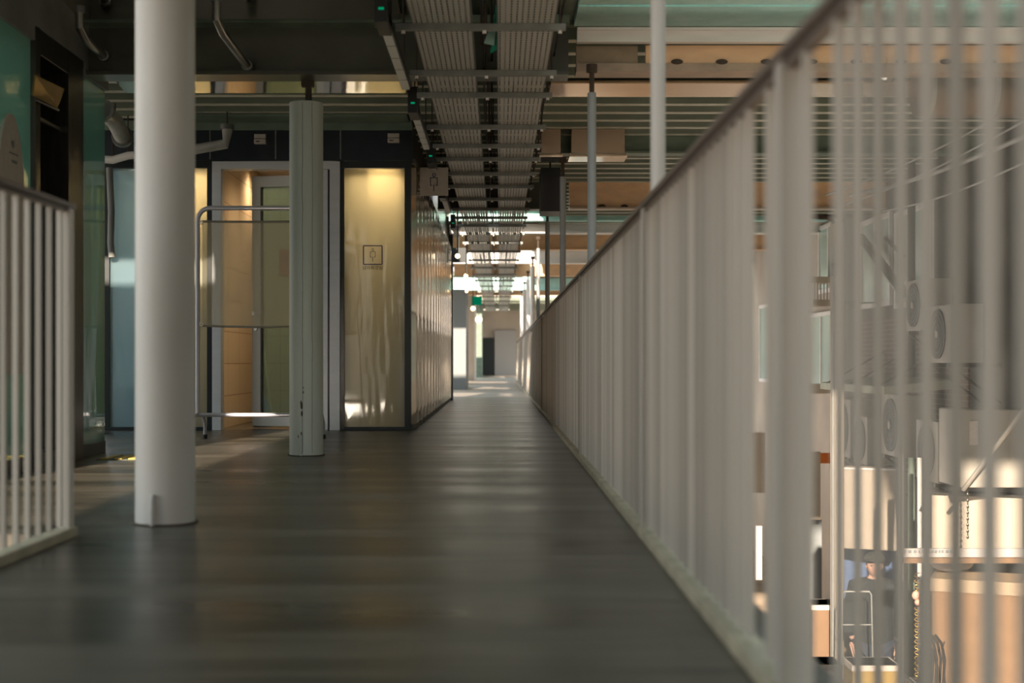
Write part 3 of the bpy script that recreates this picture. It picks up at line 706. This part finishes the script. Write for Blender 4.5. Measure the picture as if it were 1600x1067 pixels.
for xx, zz in ((.03, z1-.01), (.03, z0+.01), (Lw-.03, z1-.01), (Lw-.03, z0+.01)):
    mb = MB()
    mb.tube([(xx+.012*math.cos(2*PI*j/10), -.012, zz+.012*math.sin(2*PI*j/10)) for j in range(11)], .004, 6); mb.tube([(xx, -.012, zz), (xx-.03 if xx < .4 else xx+.03, -.005, zz+.035)], .003, 6)
    mb.build('grommet', M['white_steel'], fb)
mb = MB(); mb.box(.64, .80, -.010, -.006, z1-.43, z1-.22); mb.build('paper_note', mat('note', (.5, .38, .24), .7), fb)

# restroom pictograms
def picto(parent, cx, cz, y, s, m):
    """little figure: ring head, coat outline, one central leg; s = body height"""
    mb = MB(); n = 20; rr = .085*s; t = .018*s
    mb.tube([(cx+rr*math.cos(2*PI*j/n), y, cz+.42*s+rr*math.sin(2*PI*j/n)) for j in range(n+1)], t, 6, caps=False)
    w_, t1, b1_ = .19*s, cz+.26*s, cz-.17*s
    mb.box(cx-w_, cx+w_, y-t, y+t, t1-t, t1+t)
    for sx in (-1, 1):
        mb.box(cx+sx*w_-t, cx+sx*w_+t, y-t, y+t, b1_, t1+t)
        mb.box(min(cx+sx*w_, cx+sx*w_*.55)-t*.5, max(cx+sx*w_, cx+sx*w_*.55)+t*.5, y-t, y+t, b1_-t, b1_+t)
    mb.box(cx-t, cx+t, y-t, y+t, cz-.5*s, cz-.12*s)
    return rel(mb, 'pictogram', m, parent)
sg = empty('restroom_sign', (X12(582.5), RD-.006, Z12(400)), 'dark line pictogram of a man printed on the frosted pane', 'sign')
mb = MB(); cx = X12(582.5); cz = Z12(398.5); h = .5*29*RD/F; t = .0045
mb.box(cx-h, cx+h, RD-.006, RD-.001, cz+h-t, cz+h+t); mb.box(cx-h, cx+h, RD-.006, RD-.001, cz-h-t, cz-h+t)
mb.box(cx-h-t, cx-h+t, RD-.006, RD-.001, cz-h, cz+h); mb.box(cx+h-t, cx+h+t, RD-.006, RD-.001, cz-h, cz+h)
rel(mb, 'border', M['ink'], sg)
picto(sg, cx, cz, RD-.005, .115, M['ink'])
tx = text_mesh('lettering', '남자화장실', .040, M['blackink'], (0, -.002, Z12(418.8)-Z12(400)), (PI/2, 0, 0), sg)
bs = empty('blade_sign', (X(678, 13.2), 13.2, Z(305, 13.2)), 'square beige restroom sign projecting from the wall corner', 'sign')
mb = MB(); mb.box(X(656, 13.2), X(700, 13.2), 13.2, 13.25, Z(305, 13.2), Z(261.5, 13.2)); rel(mb, 'plate', M['sign'], bs, bevel=.003)
mb = MB(); mb.box(X(642, 13.2), X(656, 13.2), 13.21, 13.24, Z(268, 13.2), Z(265, 13.2)); mb.box(X(642, 13.2), X(656, 13.2), 13.21, 13.24, Z(300, 13.2), Z(297, 13.2)); rel(mb, 'bracket', M['dark_steel'], bs)
picto(bs, X(678, 13.2), Z(285, 13.2), 13.196, .165, M['ink'])
for a, b, c, e, l in ((400, 418, 212, 227, 'left'), (607, 625, 211, 225, 'right')):
    o = empty('alarm_box', (X12((a+b)/2), RD-.07, Z12(e)), 'small white box on the navy fascia, the %s one' % l, 'alarm box', 'small boxes on the fascia')
    mb = MB(); mb.box(X12(a), X12(b), RD-.11, RD-.05, Z12(e), Z12((c+e)/2+.5)); rel(mb, 'body', M['sign'], o, bevel=.003)
    mb = MB(); mb.box(X12(a), X12(b), RD-.10, RD-.05, Z12((c+e)/2-.5), Z12(c)); rel(mb, 'cover', M['sign'], o, bevel=.003)
    mb = MB(); mb.box(X12(a+3), X12(a+9), RD-.112, RD-.109, Z12((c+e)/2+5), Z12((c+e)/2+3.5)); rel(mb, 'slot', M['black'], o)
# inside: blue bottle, lamps
bb = empty('blue_jug', (X(408, 13.6), 13.6, 0), 'blue plastic jug standing behind the open glass door', 'jug')
mb = MB(); mb.tube([(0, 0, 0), (0, 0, .02), (0, 0, .18), (0, 0, .26), (0, 0, .32), (0, 0, .34)], [.07, .085, .085, .05, .022, .022], 16); mb.build('body', M['blue_plastic'], bb, smooth=True)
mb = MB(); mb.cyl(0, 0, .34, .39, .028, 12); mb.build('cap', M['blue_plastic'], bb, smooth=True)
mp = empty('mop', (X(416, 13.9), 13.9, 0), 'mop leaning behind the open glass door', 'mop')
mb = MB(); mb.tube([(.05, 0, .1), (-.12, .3, 1.15)], .012, 8); mb.build('handle', M['pvc'], mp)
mb = MB(); mb.ball((.05, 0, .07), .08, 10, 6, (1, 1, .8)); mb.build('mop_head', M['concrete'], mp, smooth=True)
for i, (x, y, e, lab) in enumerate(((X12(592), RD+.20, 21, 'behind the right frosted pane'), (X12(300), RD+.30, 15, 'behind the left frosted pane'), (X12(370), RD+1.6, 9, 'over the tiled passage'), (X12(440), RD+.75, 9, 'just inside the open door'))):
    o = empty('downlight', (x, y, 2.60), 'round recessed restroom downlight '+lab, 'ceiling light', 'restroom downlights')
    mb = MB(); mb.cyl(0, 0, -.004, .02, .055, 20); mb.build('trim_ring', M['white_steel'], o)
    mb = MB(); mb.cyl(0, 0, -.008, -.004, .04, 20); mb.build('lens', M['warm_lamp'], o)
    l = bpy.data.lights.new('downlight_lamp', 'SPOT'); l.energy = e*6; l.color = (1.0, .72, .42); l.spot_size = math.radians(150); l.spot_blend = 1.0; l.shadow_soft_size = .12
    lo = bpy.data.objects.new('downlight_lamp', l); COL.objects.link(lo); lo.parent = o; lo.location = (0, 0, -.02)
# far lamps of the walkway
for i, (px, py, d, r_) in enumerate(((748, 499, 38, .09), (739, 482, 31, .05), (728, 431, 24, .035), (715, 400, 17.5, .03), (729, 455, 22.5, .025))):
    q = P(px, py, d); o = empty('globe_lamp', q, 'lit warm globe lamp far down the walkway, %s of the row from the end' % ords[i], 'lamp', 'lit globe lamps')
    mb = MB(); mb.ball((0, 0, 0), r_, 14, 10); mb.build('globe', M['warm_lamp'], o, smooth=True)
    mb = MB(); mb.cyl(0, 0, r_*.9, max(r_+.05, 2.87-q.z), .008, 6); mb.build('stem', M['dark_steel'], o)
ex = empty('exit_sign', P(747, 470, 33), 'small lit green exit sign far down the walkway', 'sign')
mb = MB(); mb.box(-.15, .08, 0, .04, -.10, .10); mb.build('light_box', emis('exit_green', (.0, .25, .12), .45), ex)
mb = MB(); mb.cyl(-.04, .02, .10, 2.87-ex.location.z, .008, 6); mb.build('stem', M['dark_steel'], ex)
mb = MB(); mb.box(X(706, 21.5), X(728, 21.5), 21.5, 21.55, Z(410, 21.5), Z(387, 21.5)); mb.cyl(X(717, 21.5), 21.52, Z(387, 21.5), 2.8, .008, 6)
thing1('hanging_board', mb, M['frame_dark'], 'dark square board hanging left of the trays beyond the fluted wall', 'sign')

# ------------------------------------------------------------------ street side
FX = 4.7
fac = wall('wall_right', FX, FX+.3, -24, 8, -3, 7.5, M['facade'])  # unseen near stretch, added tall to block sky light from the right
fac = wall('wall_right', FX, FX+.3, 8, 19.6, -3, 2.86, M['facade'])
fac2 = wall('wall_right', FX+.2, FX+.6, 19.6, 44, -3, 2.86, M['facade2'])
wall('wall_right', 3.2, FX+.6, 44, 44.4, -3, 4.5, M['facade2'])
mb = MB(); mb.box(FX-.02, FX, 14.2, 18.4, .05, 1.15); struct('wall_brick', mb, M['brick'])
# windows on the facade
for i, (y0, y1, z0, z1) in enumerate(((17.0, 18.3, 1.35, 2.35), (15.4, 16.7, 1.30, 2.3), (20.5, 22.5, .2, 1.3), (24, 26.5, .3, 1.6), (20.4, 21.6, 1.7, 2.6))):
    fx = FX if i < 2 else FX+.2
    mb = MB(); mb.box(fx-.05, fx-.01, y0-.06, y1+.06, z0-.06, z0); mb.box(fx-.05, fx-.01, y0-.06, y1+.06, z1, z1+.06)
    for yy in (y0-.06, (y0+y1)/2-.025, y1): mb.box(fx-.05, fx-.01, yy, yy+.05, z0, z1)
    wo = struct('window_%d' % (5+i), mb, M['white_steel'])
    mb = MB(); mb.box(fx-.03, fx-.012, y0, y1, z0, z1); mb.build('pane', M['pale_glass'], parent=wo)
cn = empty('canopy', (4.3, 16.6, .35), 'pale green narrow canopy ledge above the air conditioners', 'canopy')
mb = MB(); mb.prism([(FX, .34), (FX, .44), (3.95, .36), (3.95, .28)], 14.6, 17.5, 'y'); rel(mb, 'slab', mat('canopy_green', (.48, .50, .38), .6, var=.2), cn)
for y in (15, 16.2, 17.3):
    mb = MB(); mb.tube([(4.0, y, .36), (FX, y, .75)], .012, 6); rel(mb, 'bracket', M['dark_steel'], cn)

def aircon(px, py, d, label, w=.80, h=.62, dep=.30, m=None):
    q = P(px, py, d)
    o = empty('air_conditioner', (q.x, q.y, q.z-h/2), label, 'air conditioner', 'outdoor units on the opposite wall')
    mb = MB(); mb.box(0, dep, -w/2, w/2, 0, h); mb.build('casing', m or M['ac'], o, bevel=.01)
    mb = MB(); cy = 0; mb.tube([(-.012, cy, h/2), (.0, cy, h/2)], h*.43, 32); g = mb.build('fan_grille', M['ac_dark'], o)
    mb = MB()
    for rr in (.43, .33, .23, .12):
        mb.tube([(-.018, cy+h*rr*math.cos(2*PI*j/24), h/2+h*rr*math.sin(2*PI*j/24)) for j in range(25)], .003, 5, caps=False)
    mb.build('guard_ring', M['shutter'], g)
    mb = MB(); mb.tube([(-.024, 0, h/2), (-.01, 0, h/2)], h*.07, 14); mb.build('hub', M['ac'], g)
    mb = MB()
    wx = FX-q.x
    for s in (-1, 1):
        mb = MB(); mb.box(0, wx, s*w*.35-.02, s*w*.35+.02, -.04, 0); mb.tube([(.02, s*w*.35, -.03), (wx, s*w*.35, -.38)], .014, 6)
        mb.build('wall_bracket', M['dark_steel'], o)
    return o
aircon(1316, 668, 17.6, 'outdoor unit above the cream box, farthest along', h=.72)
aircon(1344, 687, 16.4, 'narrow framed outdoor unit above the cream box', h=.55, w=.6)
aircon(1392, 664, 15.2, 'outdoor unit above the right end of the cream box', h=.66)
aircon(1428, 477, 14.6, 'pale outdoor unit high on the wall, bright in a railing gap', h=.52, w=.6)
aircon(1466, 522, 13.6, 'high outdoor unit right of the pale bright one', h=.55)
aircon(1448, 704, 13.7, 'outdoor unit low above the cylinder-like cream sign', h=.58, w=.7)
cab = empty('metal_cabinet', (4.1, 12.3, -.45), 'large grey metal cabinet above the right cream sign', 'cabinet')
mb = MB(); mb.box(X(1500, 12.4), 4.65, 12.4, 13.0, Z(762, 12.4), Z(640, 12.4)); rel(mb, 'body', M['ac'], cab, bevel=.01)
mb = MB(); mb.box(X(1515, 12.39), X(1528, 12.39), 12.385, 12.395, Z(695, 12.4), Z(658, 12.4)); rel(mb, 'label_plate', M['sign'], cab)
# sun-lit box signs
def boxsign(px0, px1, py0, py1, d, yaw, dep, name, label, m, cat='sign'):
    x0 = X(px0, d); w_ = (px1-px0)*d/F/math.cos(yaw); z0 = Z(py1, d); z1 = Z(py0, d)
    o = empty(name, (x0, d, z0), label, cat, rz=-yaw)
    mb = MB(); mb.box(0, w_, 0, dep, 0, z1-z0); mb.build('box', m, o, bevel=.012)
    return o, w_, z1-z0
o, w_, h_ = boxsign(1316, 1393, 730, 857, 15.4, math.radians(22), .28, 'box_sign', 'blank cream box sign above the man in the cap', M['cream'])
mb = MB(); mb.box(0, w_, -.012, 0, h_-.02, h_); mb.build('top_trim', M['white_steel'], o)
mb = MB(); mb.box(w_, w_+.006, .05, .11, h_-.32, h_-.16); mb.build('latch', M['dark_steel'], o)
mb = MB(); mb.box(.15, .19, .1, .9, h_*.6, h_*.6+.04); mb.build('wall_arm', M['dark_steel'], o)
o, w_, h_ = boxsign(1455, 1578, 772, 866, 12.9, math.radians(24), .25, 'box_sign', 'cream box sign with a chain hanging before it, at the right edge', M['cream'])
mb = MB(); mb.box(-.02, w_+.02, -.02, .26, h_, h_+.02); mb.build('top_lid', M['dark_steel'], o)
ch = empty('chain', P(1512, 768, 12.5), 'thin dark twisted chain hanging over the right cream sign', 'chain')
mb = MB(); L_ = 76*12.5/F
for k in range(16):
    z = -k*L_/16; mb.ball((0, 0, z), .012, 8, 5, (1 if k % 2 else .4, .4 if k % 2 else 1, 1.3))
mb.build('links', M['dark_steel'], ch)
aw = empty('awning_board', P(1395, 865, 12.6), 'long white lettered board below the right cream sign', 'sign')
mb = MB(); mb.box(X(1395, 12.6), X(1588, 12.6), 12.42, 12.46, Z(866, 12.6), Z(853, 12.6)); rel(mb, 'board', M['white'], aw)
mb = MB(); mb.box(X(1400, 12.6), X(1588, 12.6), 12.36, 12.42, Z(874, 12.6), Z(866, 12.6)); rel(mb, 'edge_strip', M['card'], aw)
mb = MB(); r = random.Random(5); px = 1408
while px < 1480:
    wpx = r.uniform(2, 5); mb.box(X(px, 12.5), X(px+wpx, 12.5), 12.414, 12.42, Z(861.5, 12.5), Z(857.5, 12.5)); px += wpx+r.uniform(1.5, 4)
rel(mb, 'small_print', M['shutter'], aw)
# cardboard carton with a bag on top
o, w_, h_ = boxsign(1455, 1580, 905, 1085, 12.3, math.radians(22), .55, 'cardboard_carton', 'tall brown carton standing at the right edge of the street', M['card'], 'carton')
o2 = o; zb = o.location.z
mb = MB(); mb.box(-.01, w_+.01, -.01, .56, h_-.10, h_+.01); mb.build('rim_light_band', mat('rim_light_card', (.28, .215, .145), .8), o)  # paler band painted for the rim light along the carton top
wall('wall_plinth', 3.7, 4.6, 11.9, 13.0, -3, zb-.003, M['concrete'])
bag = MB(); bag.ball((0, 0, .03), .12, 14, 9, (1.5, .8, .7)); bag.ball((.13, .02, .03), .09, 12, 8, (1, .8, .8))
thing1('plastic_bag', bag, M['white'], 'crumpled translucent bag lying on the brown carton', 'bag', smooth=True, loc=(X(1488, 12.55), 12.62, Z(908, 12.3)+.09))
# gold spiral strings and foil
for k, (px, y0, y1, lab) in enumerate(((1433, 895, 1080, 'gold spiral garland hanging beside the carton, left strand'), (1452, 900, 1000, 'shorter gold spiral garland nearer the carton'))):
    d = 12.9; mb = MB(); z1 = Z(y0, d); z0 = Z(y1, d); N = 150 if k == 0 else 80
    mb.tube([(X(px, d)+.022*math.cos(j*.9), d+.022*math.sin(j*.9), z1+(z0-z1)*j/N) for j in range(N)], .005, 5)
    thing1('spiral_garland', mb, M['gold'], lab, 'garland')
mb = MB(); mb.ball((X(1431, 12.85), 12.85, Z(930, 12.85)), .035, 10, 8, (1, .8, 1.2)); mb.ball((X(1434, 12.85), 12.85, Z(941, 12.85)), .03, 10, 8)
thing1('foil_flower', mb, mat('foil_pink', (.8, .42, .3), .4), 'pink foil ornament hanging among the gold garlands', 'ornament', smooth=True)
# stacked wheel/handles (black cart) before the carton
ct = empty('cart_handle', P(1462, 1067, 11.8), 'black curved cart handles in front of the carton', 'cart')
for k in range(4):
    px = 1455+k*6
    mb = MB(); mb.tube([P(px, 1085, 11.8+k*.05), P(px+3, 1030, 11.8+k*.05), P(px-2, 1005, 11.8+k*.05), P(px-12, 992, 11.8+k*.05)], .012, 8); rel(mb, 'handle', M['rubber'], ct, smooth=True)
mb = MB(); mb.tube([P(1477, 1067, 11.7), P(1472, 1015, 11.7), P(1476, 1002, 11.7)], .006, 6); rel(mb, 'wire', M['rubber'], ct)
mb = MB(); mb.box(X(1452, 11.8), X(1482, 11.8), 11.75, 12.0, -3, Z(1080, 11.8)); rel(mb, 'cart_body', M['rubber'], ct)
# round pink sign 05
ps = empty('round_sign', P(1580, 791, 12.75), 'round pink sign with black numerals at the right frame edge', 'sign')
mb = MB(); mb.tube([(0, 0, 0), (0, .02, 0)], .072, 28); mb.build('disc', M['pink'], ps)
text_mesh('numerals', '05', .075, M['blackink'], (0, -.003, 0), (PI/2, 0, 0), ps)
mb = MB(); mb.tube([(0, .03, 0), (FX-ps.location.x, .03, 0)], .008, 6); mb.build('arm', M['dark_steel'], ps)
mb = MB(); mb.box(X(1580, 13.2), X(1592, 13.2), 13.2, 13.25, Z(875, 12.9), Z(800, 12.9))
thing1('blue_light_panel', mb, mat('deep_blue', (.04, .06, .35), .4), 'narrow deep blue panel under the round pink sign', 'panel')
# poles
pp = empty('street_pole', (X(1308, 14.3), 14.3, -3), 'thick cream pole standing left of the cream box sign', 'pole')
mb = MB(); mb.cyl(0, 0, 0, 3+Z(348, 14.3), .067, 24); mb.build('shaft', M['cream'], pp, smooth=True)
mb = MB(); mb.cyl(-.055, -.07, .2, 3+Z(380, 14.3), .012, 8); mb.build('cable', M['pvc'], pp)
mb = MB(); mb.box(-.08, .02, -.12, -.05, 3+Z(432, 14.3), 3+Z(412, 14.3)); mb.build('junction_box', M['shutter'], pp)
mb = MB(); mb.tube([(0, -.0, 3+Z(352, 14.3)), (-.1, -.1, 3+Z(342, 14.3)), (-.3, -.1, 3+Z(340, 14.3)), (.4, .1, 3+Z(335, 14.3))], .02, 8); mb.build('wire_bundle', M['rust'], pp)
for i, (px, d, r_, y0, m, lab) in enumerate(((1408, 13.6, .022, 710, 'white_steel', 'white thin downpipe right of the man in the cap'), (1424, 13.9, .035, 715, 'beam_green', 'green thicker downpipe right of the white one'), (1437, 13.4, .022, 715, 'white_steel', 'white thin downpipe left of the right cream sign'), (1424, 15.5, .045, 150, 'dark_steel', 'dark vertical pipe high on the wall beside the pale unit'))):
    mb = MB(); mb.cyl(X(px, d), d, -3 if i < 3 else .45, Z(y0, d), r_, 12); thing1('downpipe', mb, M[m], lab, 'pipe', smooth=True)
mb = MB(); mb.tube([P(1345, 372, 17.9), P(1412, 458, 15.9)], .06, 8); thing1('diagonal_brace', mb, M['dark_steel'], 'thick dark diagonal brace crossing the pale windows', 'brace')
mb = MB(); mb.tube([P(1383, 372, 17.1), P(1412, 400, 16.3)], .025, 8); thing1('diagonal_brace', mb, M['dark_steel'], 'thin dark diagonal brace beside the pale windows', 'brace')
mb = MB(); mb.tube([P(1505, 765, 12.2), P(1600, 640, 11.6)], .02, 8); thing1('diagonal_brace', mb, M['ac'], 'grey diagonal strut across the metal cabinet', 'brace')
# overhead wires
wr = [(1290, 305, 1620, 150, 'uppermost'), (1320, 320, 1620, 178, 'second highest'), (1330, 305, 1620, 205, 'thick middle'), (1380, 330, 1620, 245, 'lowest')]
for i, (a, b, c, e, l) in enumerate(wr):
    p0 = P(a, b, 16); p1 = P(c, e, 11); mb = MB()
    mb.tube([p0.lerp(p1, j/10)-Vector((0, 0, .06*math.sin(PI*j/10))) for j in range(11)], .022 if 'thick' in l else .010, 6)
    thing1('overhead_wire', mb, M['pvc'], l+' of the slanting wires before the opposite wall', 'wire', 'slanting overhead wires')
# elbow flue and duct at the beam
fl = empty('flue_elbow', P(1363, 50, 9.6), 'shiny steel flue elbow hanging behind the railing top', 'flue')
mb = MB(); mb.tube([P(1362, 40, 9.6), P(1362, 70, 9.6), P(1365, 90, 9.6), P(1374, 106, 9.6), P(1388, 116, 9.6), P(1394, 118, 9.6)], .055, 20); rel(mb, 'tube', M['mirror'], fl, smooth=True)
for a, b in ((68, 72), (55, 58)):
    mb = MB(); mb.tube([P(1362, a, 9.6), P(1362, b, 9.6)], .062, 20); rel(mb, 'clamp', M['rust'], fl)
dk = empty('round_duct', P(1480, 70, 10.2), 'fat round metal duct across the street below the teal roof', 'duct')
mb = MB(); mb.tube([(3.0, 10.2, 2.57), (4.6, 10.2, 2.57)], .20, 32); rel(mb, 'shell', mat('duct_copper', (.30, .24, .18), .35, metal=.6), dk, smooth=True)
for x in (3.05, 3.5, 4.0, 4.5):
    mb = MB(); mb.tube([(x, 10.2, 2.57), (x+.03, 10.2, 2.57)], .208, 32); rel(mb, 'seam_band', M['steel'], dk, smooth=True)
# stuff at street level: man's surroundings
mb = MB(); mb.box(X(1300, 15.8), X(1400, 15.8), 15.8, 15.9, -3, Z(850, 15.8))
thing1('roller_shutter', mb, M['blue_wall'], 'blue shutter panel behind the man in the cap', 'shutter')
tr = empty('hand_truck', (X(1340, 13.6), 13.6, -3), 'pale tubular hand truck standing beside the man', 'hand truck')
zt = 3+Z(925, 13.6)
mb = MB(); mb.tube([(-.16, .0, .1), (-.14, .03, zt-.03), (-.12, .03, zt), (.12, .03, zt), (.14, .03, zt-.03), (.16, 0, .1)], .009, 8); mb.build('tube_frame', M['pvc'], tr, smooth=True)
for z in (.35, .75, 1.1):
    mb = MB(); mb.tube([(-.15, .01, z), (.15, .01, z)], .007, 8); mb.build('rung', M['pvc'], tr)
mb = MB(); mb.box(-.2, .2, -.28, 0, .06, .08); mb.build('toe_plate', M['galv'], tr)
for s in (-1, 1):
    mb = MB(); mb.tube([(s*.20, .08, .13), (s*.24, .08, .13)], .13, 20); mb.build('wheel', M['rubber'], tr)
for i, (px, d, w2, h2, z, m, l) in enumerate(((1352, 13.2, .42, .24, -2.36, 'yellowbox', 'mustard crate on top of the stack before the man'), (1352, 13.2, .46, .64, -3.0, 'concrete', 'grey crate under the mustard one before the man'), (1290, 14.8, .45, 1.15, -3, 'card', 'tall brown carton left of the cream pole'), (1282, 13.6, .22, .8, -3, 'rubber', 'black bin standing left of the cream pole'))):
    mb = MB(); x = X(px, d); mb.box(-w2/2, w2/2, -.18, .18, 0, h2)
    ob = empty('crate' if i != 3 else 'bin', (x, d-.2, z), l, 'crate' if i != 3 else 'bin')
    mb.build('body', M[m], ob, bevel=.01)
    mb = MB(); mb.box(-w2/2-.01, w2/2+.01, -.19, .19, h2-.05, h2); mb.build('rim', M['sign'] if i != 3 else M['black'], ob)
# bits seen in the narrow railing gaps
def slab(name, px0, px1, py0, py1, d, m, label, cat, t=.08):
    mb = MB(); mb.box(X(px0, d), X(px1, d), d, d+t, Z(py1, d), Z(py0, d)); return thing1(name, mb, M[m], label, cat)
slab('hanging_banner', 1258, 1282, 706, 812, 18.5, 'cream', 'tall cream banner left of the orange sign', 'banner')
slab('roller_shutter', 1240, 1284, 812, 1010, 18.7, 'shutter', 'grey shutter under the tall cream banner', 'shutter')
slab('orange_sign', 1282, 1300, 708, 724, 19, 'orange', 'small bright orange sign left of the cream pole', 'sign')
slab('hanging_banner', 1172, 1196, 676, 770, 19.5, 'cream', 'cream banner in the narrow left railing gap', 'banner')
slab('hanging_strip', 1181, 1191, 822, 906, 18, 'white', 'white strip with dark dots in the narrow railing gap', 'banner')
slab('balcony_ledge', 1255, 1313, 600, 615, 20.6, 'cream', 'pale balcony ledge left of the cream pole', 'ledge', .4)
slab('balcony_ledge', 1262, 1313, 432, 442, 20.6, 'cream', 'pale ledge over the small barred balcony', 'ledge', .4)
bw = empty('balcony_rail', P(1275, 475, 17.3), 'small white barred balcony left of the cream pole', 'balcony')
mb = MB(); mb.box(X(1270, 17.3), X(1300, 17.3), 17.3, 17.6, Z(478, 17.3), Z(468, 17.3)); rel(mb, 'sill', M['cream'], bw)
mb = MB(); mb.tube([P(1299, 473, 17.4), (FX, 17.4, Z(473, 17.4))], .01, 6); rel(mb, 'wall_tie', M['galv'], bw)
for px in range(1272, 1300, 5):
    mb = MB(); mb.box(X(px, 17.3), X(px+1.5, 17.3), 17.3, 17.32, Z(468, 17.3), Z(442, 17.3)); rel(mb, 'bar', M['white'], bw)

# ------------------------------------------------------------------ the man
def skin_obj(name, pts, edges, rad, m, parent, sub=2, root=0):
    me = bpy.data.meshes.new(name); me.from_pydata(pts, edges, []); me.update()
    o = bpy.data.objects.new(name, me); COL.objects.link(o)
    md = o.modifiers.new('skin', 'SKIN'); md.use_smooth_shade = True
    for i, v in enumerate(me.skin_vertices[0].data):
        r = rad[i]; v.radius = r if isinstance(r, tuple) else (r, r); v.use_root = (i == root)
    sb = o.modifiers.new('sub', 'SUBSURF'); sb.levels = sub; sb.render_levels = sub
    me.materials.append(m); o.parent = parent
    return o
man = empty('person', (X(1366, 14), 14.0, -3), 'person in a dark coat and grey flat cap standing on the street', 'person')
# bare body: neck, torso, arms, legs (one surface)
pts = [(0, 0, .92), (0, .01, 1.10), (0, .0, 1.30), (0, .0, 1.42), (0, -.01, 1.50), (0, -.03, 1.58),
       (-.17, 0, 1.39), (-.22, .01, 1.12), (-.21, -.06, .88), (.17, 0, 1.39), (.22, .01, 1.12), (.21, -.06, .88),
       (-.09, 0, .84), (-.10, -.01, .48), (-.10, .02, .08), (-.11, -.10, .04), (.09, 0, .84), (.10, -.01, .48), (.10, .02, .08), (.11, -.10, .04)]
ed = [(0,1),(1,2),(2,3),(3,4),(4,5),(3,6),(6,7),(7,8),(3,9),(9,10),(10,11),(0,12),(12,13),(13,14),(14,15),(0,16),(16,17),(17,18),(18,19)]
rd = [(.14,.10),(.14,.10),(.16,.11),(.13,.09),.055,.055,.05,.04,.03,.05,.04,.03,.085,.058,.045,.04,.085,.058,.045,.04]
body = skin_obj('body', pts, ed, rd, M['skin'], man)
# clothes
cp = [(0, 0, .72), (0, 0, .92), (0, .01, 1.10), (0, 0, 1.30), (0, 0, 1.43), (-.175, 0, 1.395), (-.235, .01, 1.12), (-.225, -.055, .90), (.175, 0, 1.395), (.235, .01, 1.12), (.225, -.055, .90), (0, -.01, 1.50)]
ce = [(0,1),(1,2),(2,3),(3,4),(4,5),(5,6),(6,7),(4,8),(8,9),(9,10),(4,11)]
skin_obj('coat', cp, ce, [(.20,.14),(.195,.14),(.185,.135),(.20,.135),(.15,.11),.10,.08,.065,.10,.08,.065,(.085,.08)], M['coat'], man)
skin_obj('trousers', [(0,0,.88),(-.09,0,.80),(-.10,-.01,.48),(-.10,.02,.12),(.09,0,.80),(.10,-.01,.48),(.10,.02,.12)], [(0,1),(1,2),(2,3),(0,4),(4,5),(5,6)], [.15,.105,.078,.07,.105,.078,.07], M['trouser'], man)
for s in (-1, 1):
    mb = MB(); mb.ball((s*.11, -.05, .05), .06, 12, 8, (.85, 2.2, .85)); mb.build('shoe', M['rubber'], man, smooth=True)
    # hand with five fingers
    hx = s*.21; pv = [(hx, -.065, .87), (hx, -.075, .80)]; pe = [(0, 1)]; pr = [(.028, .02), (.036, .018)]
    for k, (oy, L1) in enumerate(((-.033, .065), (-.012, .075), (.010, .070), (.030, .055))):
        b0 = len(pv); pv += [(hx, -.075+oy, .785), (hx-s*.006, -.08+oy, .785-L1*.55), (hx-s*.022, -.085+oy, .785-L1)]; pe += [(1, b0), (b0, b0+1), (b0+1, b0+2)]; pr += [.010, .009, .008]
    b0 = len(pv); pv += [(hx-s*.01, -.115, .82), (hx-s*.02, -.130, .785), (hx-s*.025, -.132, .755)]; pe += [(0, b0), (b0, b0+1), (b0+1, b0+2)]; pr += [.011, .010, .009]
    skin_obj('hand', pv, pe, pr, M['skin'], man, 2)
# head
mb = MB(); n, m_ = 24, 18; vs = []; fs = []
hc = Vector((0, -.035, 1.615))
for j in range(m_+1):
    th = PI*j/m_; z = math.cos(th)
    for k in range(n):
        ph = 2*PI*k/n; x = math.sin(th)*math.cos(ph); y = math.sin(th)*math.sin(ph)
        sx = .074*(1-.22*max(0, -z)); syy = .092*(1-.10*max(0, -z)); sz = .118
        p = Vector((x*sx, y*syy, z*sz))
        if y < -.5:
            if abs(x) < .18 and -.30 < z < .10: p.y -= .020*(1-abs(x)/.18)*(1-abs(z+.22)/.34 if z > -.3 else 0)   # nose
            if .10 < abs(x) < .55 and 0 < z < .25: p.y += .008                                            # eye sockets
            if abs(x) < .3 and -.62 < z < -.45: p.y -= .004                                                # lips
        vs.append(hc+p)
for j in range(m_):
    for k in range(n): fs.append((j*n+k, (j+1)*n+k, (j+1)*n+(k+1) % n, j*n+(k+1) % n))
mb.add(vs, fs); hd = mb.build('head', M['skin'], man, smooth=True)
for s in (-1, 1):
    mb = MB(); mb.ball((s*.074, -.03, 1.61), .03, 10, 8, (.35, .6, 1)); mb.build('ear', M['skin'], hd, smooth=True)
    mb = MB(); mb.ball((s*.028, -.113, 1.625), .010, 8, 6, (1.2, .6, .7)); mb.build('eye', M['black'], hd, smooth=True)
mb = MB(); mb.ball((0, -.108, 1.563), .020, 10, 6, (1.1, .4, .28)); mb.build('mouth', mat('lips', (.40, .17, .14), .5), hd, smooth=True)
mb = MB(); mb.ball((0, -.018, 1.625), .089, 16, 10, (.92, 1.05, 1.08)); mb.build('hair', M['coat'], hd, smooth=True)
hair = bpy.context.scene.objects.get('hair')
mb = MB(); mb.ball((0, -.025, 1.685), .10, 20, 10, (1.02, 1.22, .62)); mb.ball((0, -.115, 1.672), .07, 16, 8, (1.05, .8, .18)); mb.build('flat_cap', M['cap'], man, smooth=True)
man.rotation_euler.z = math.radians(-14)
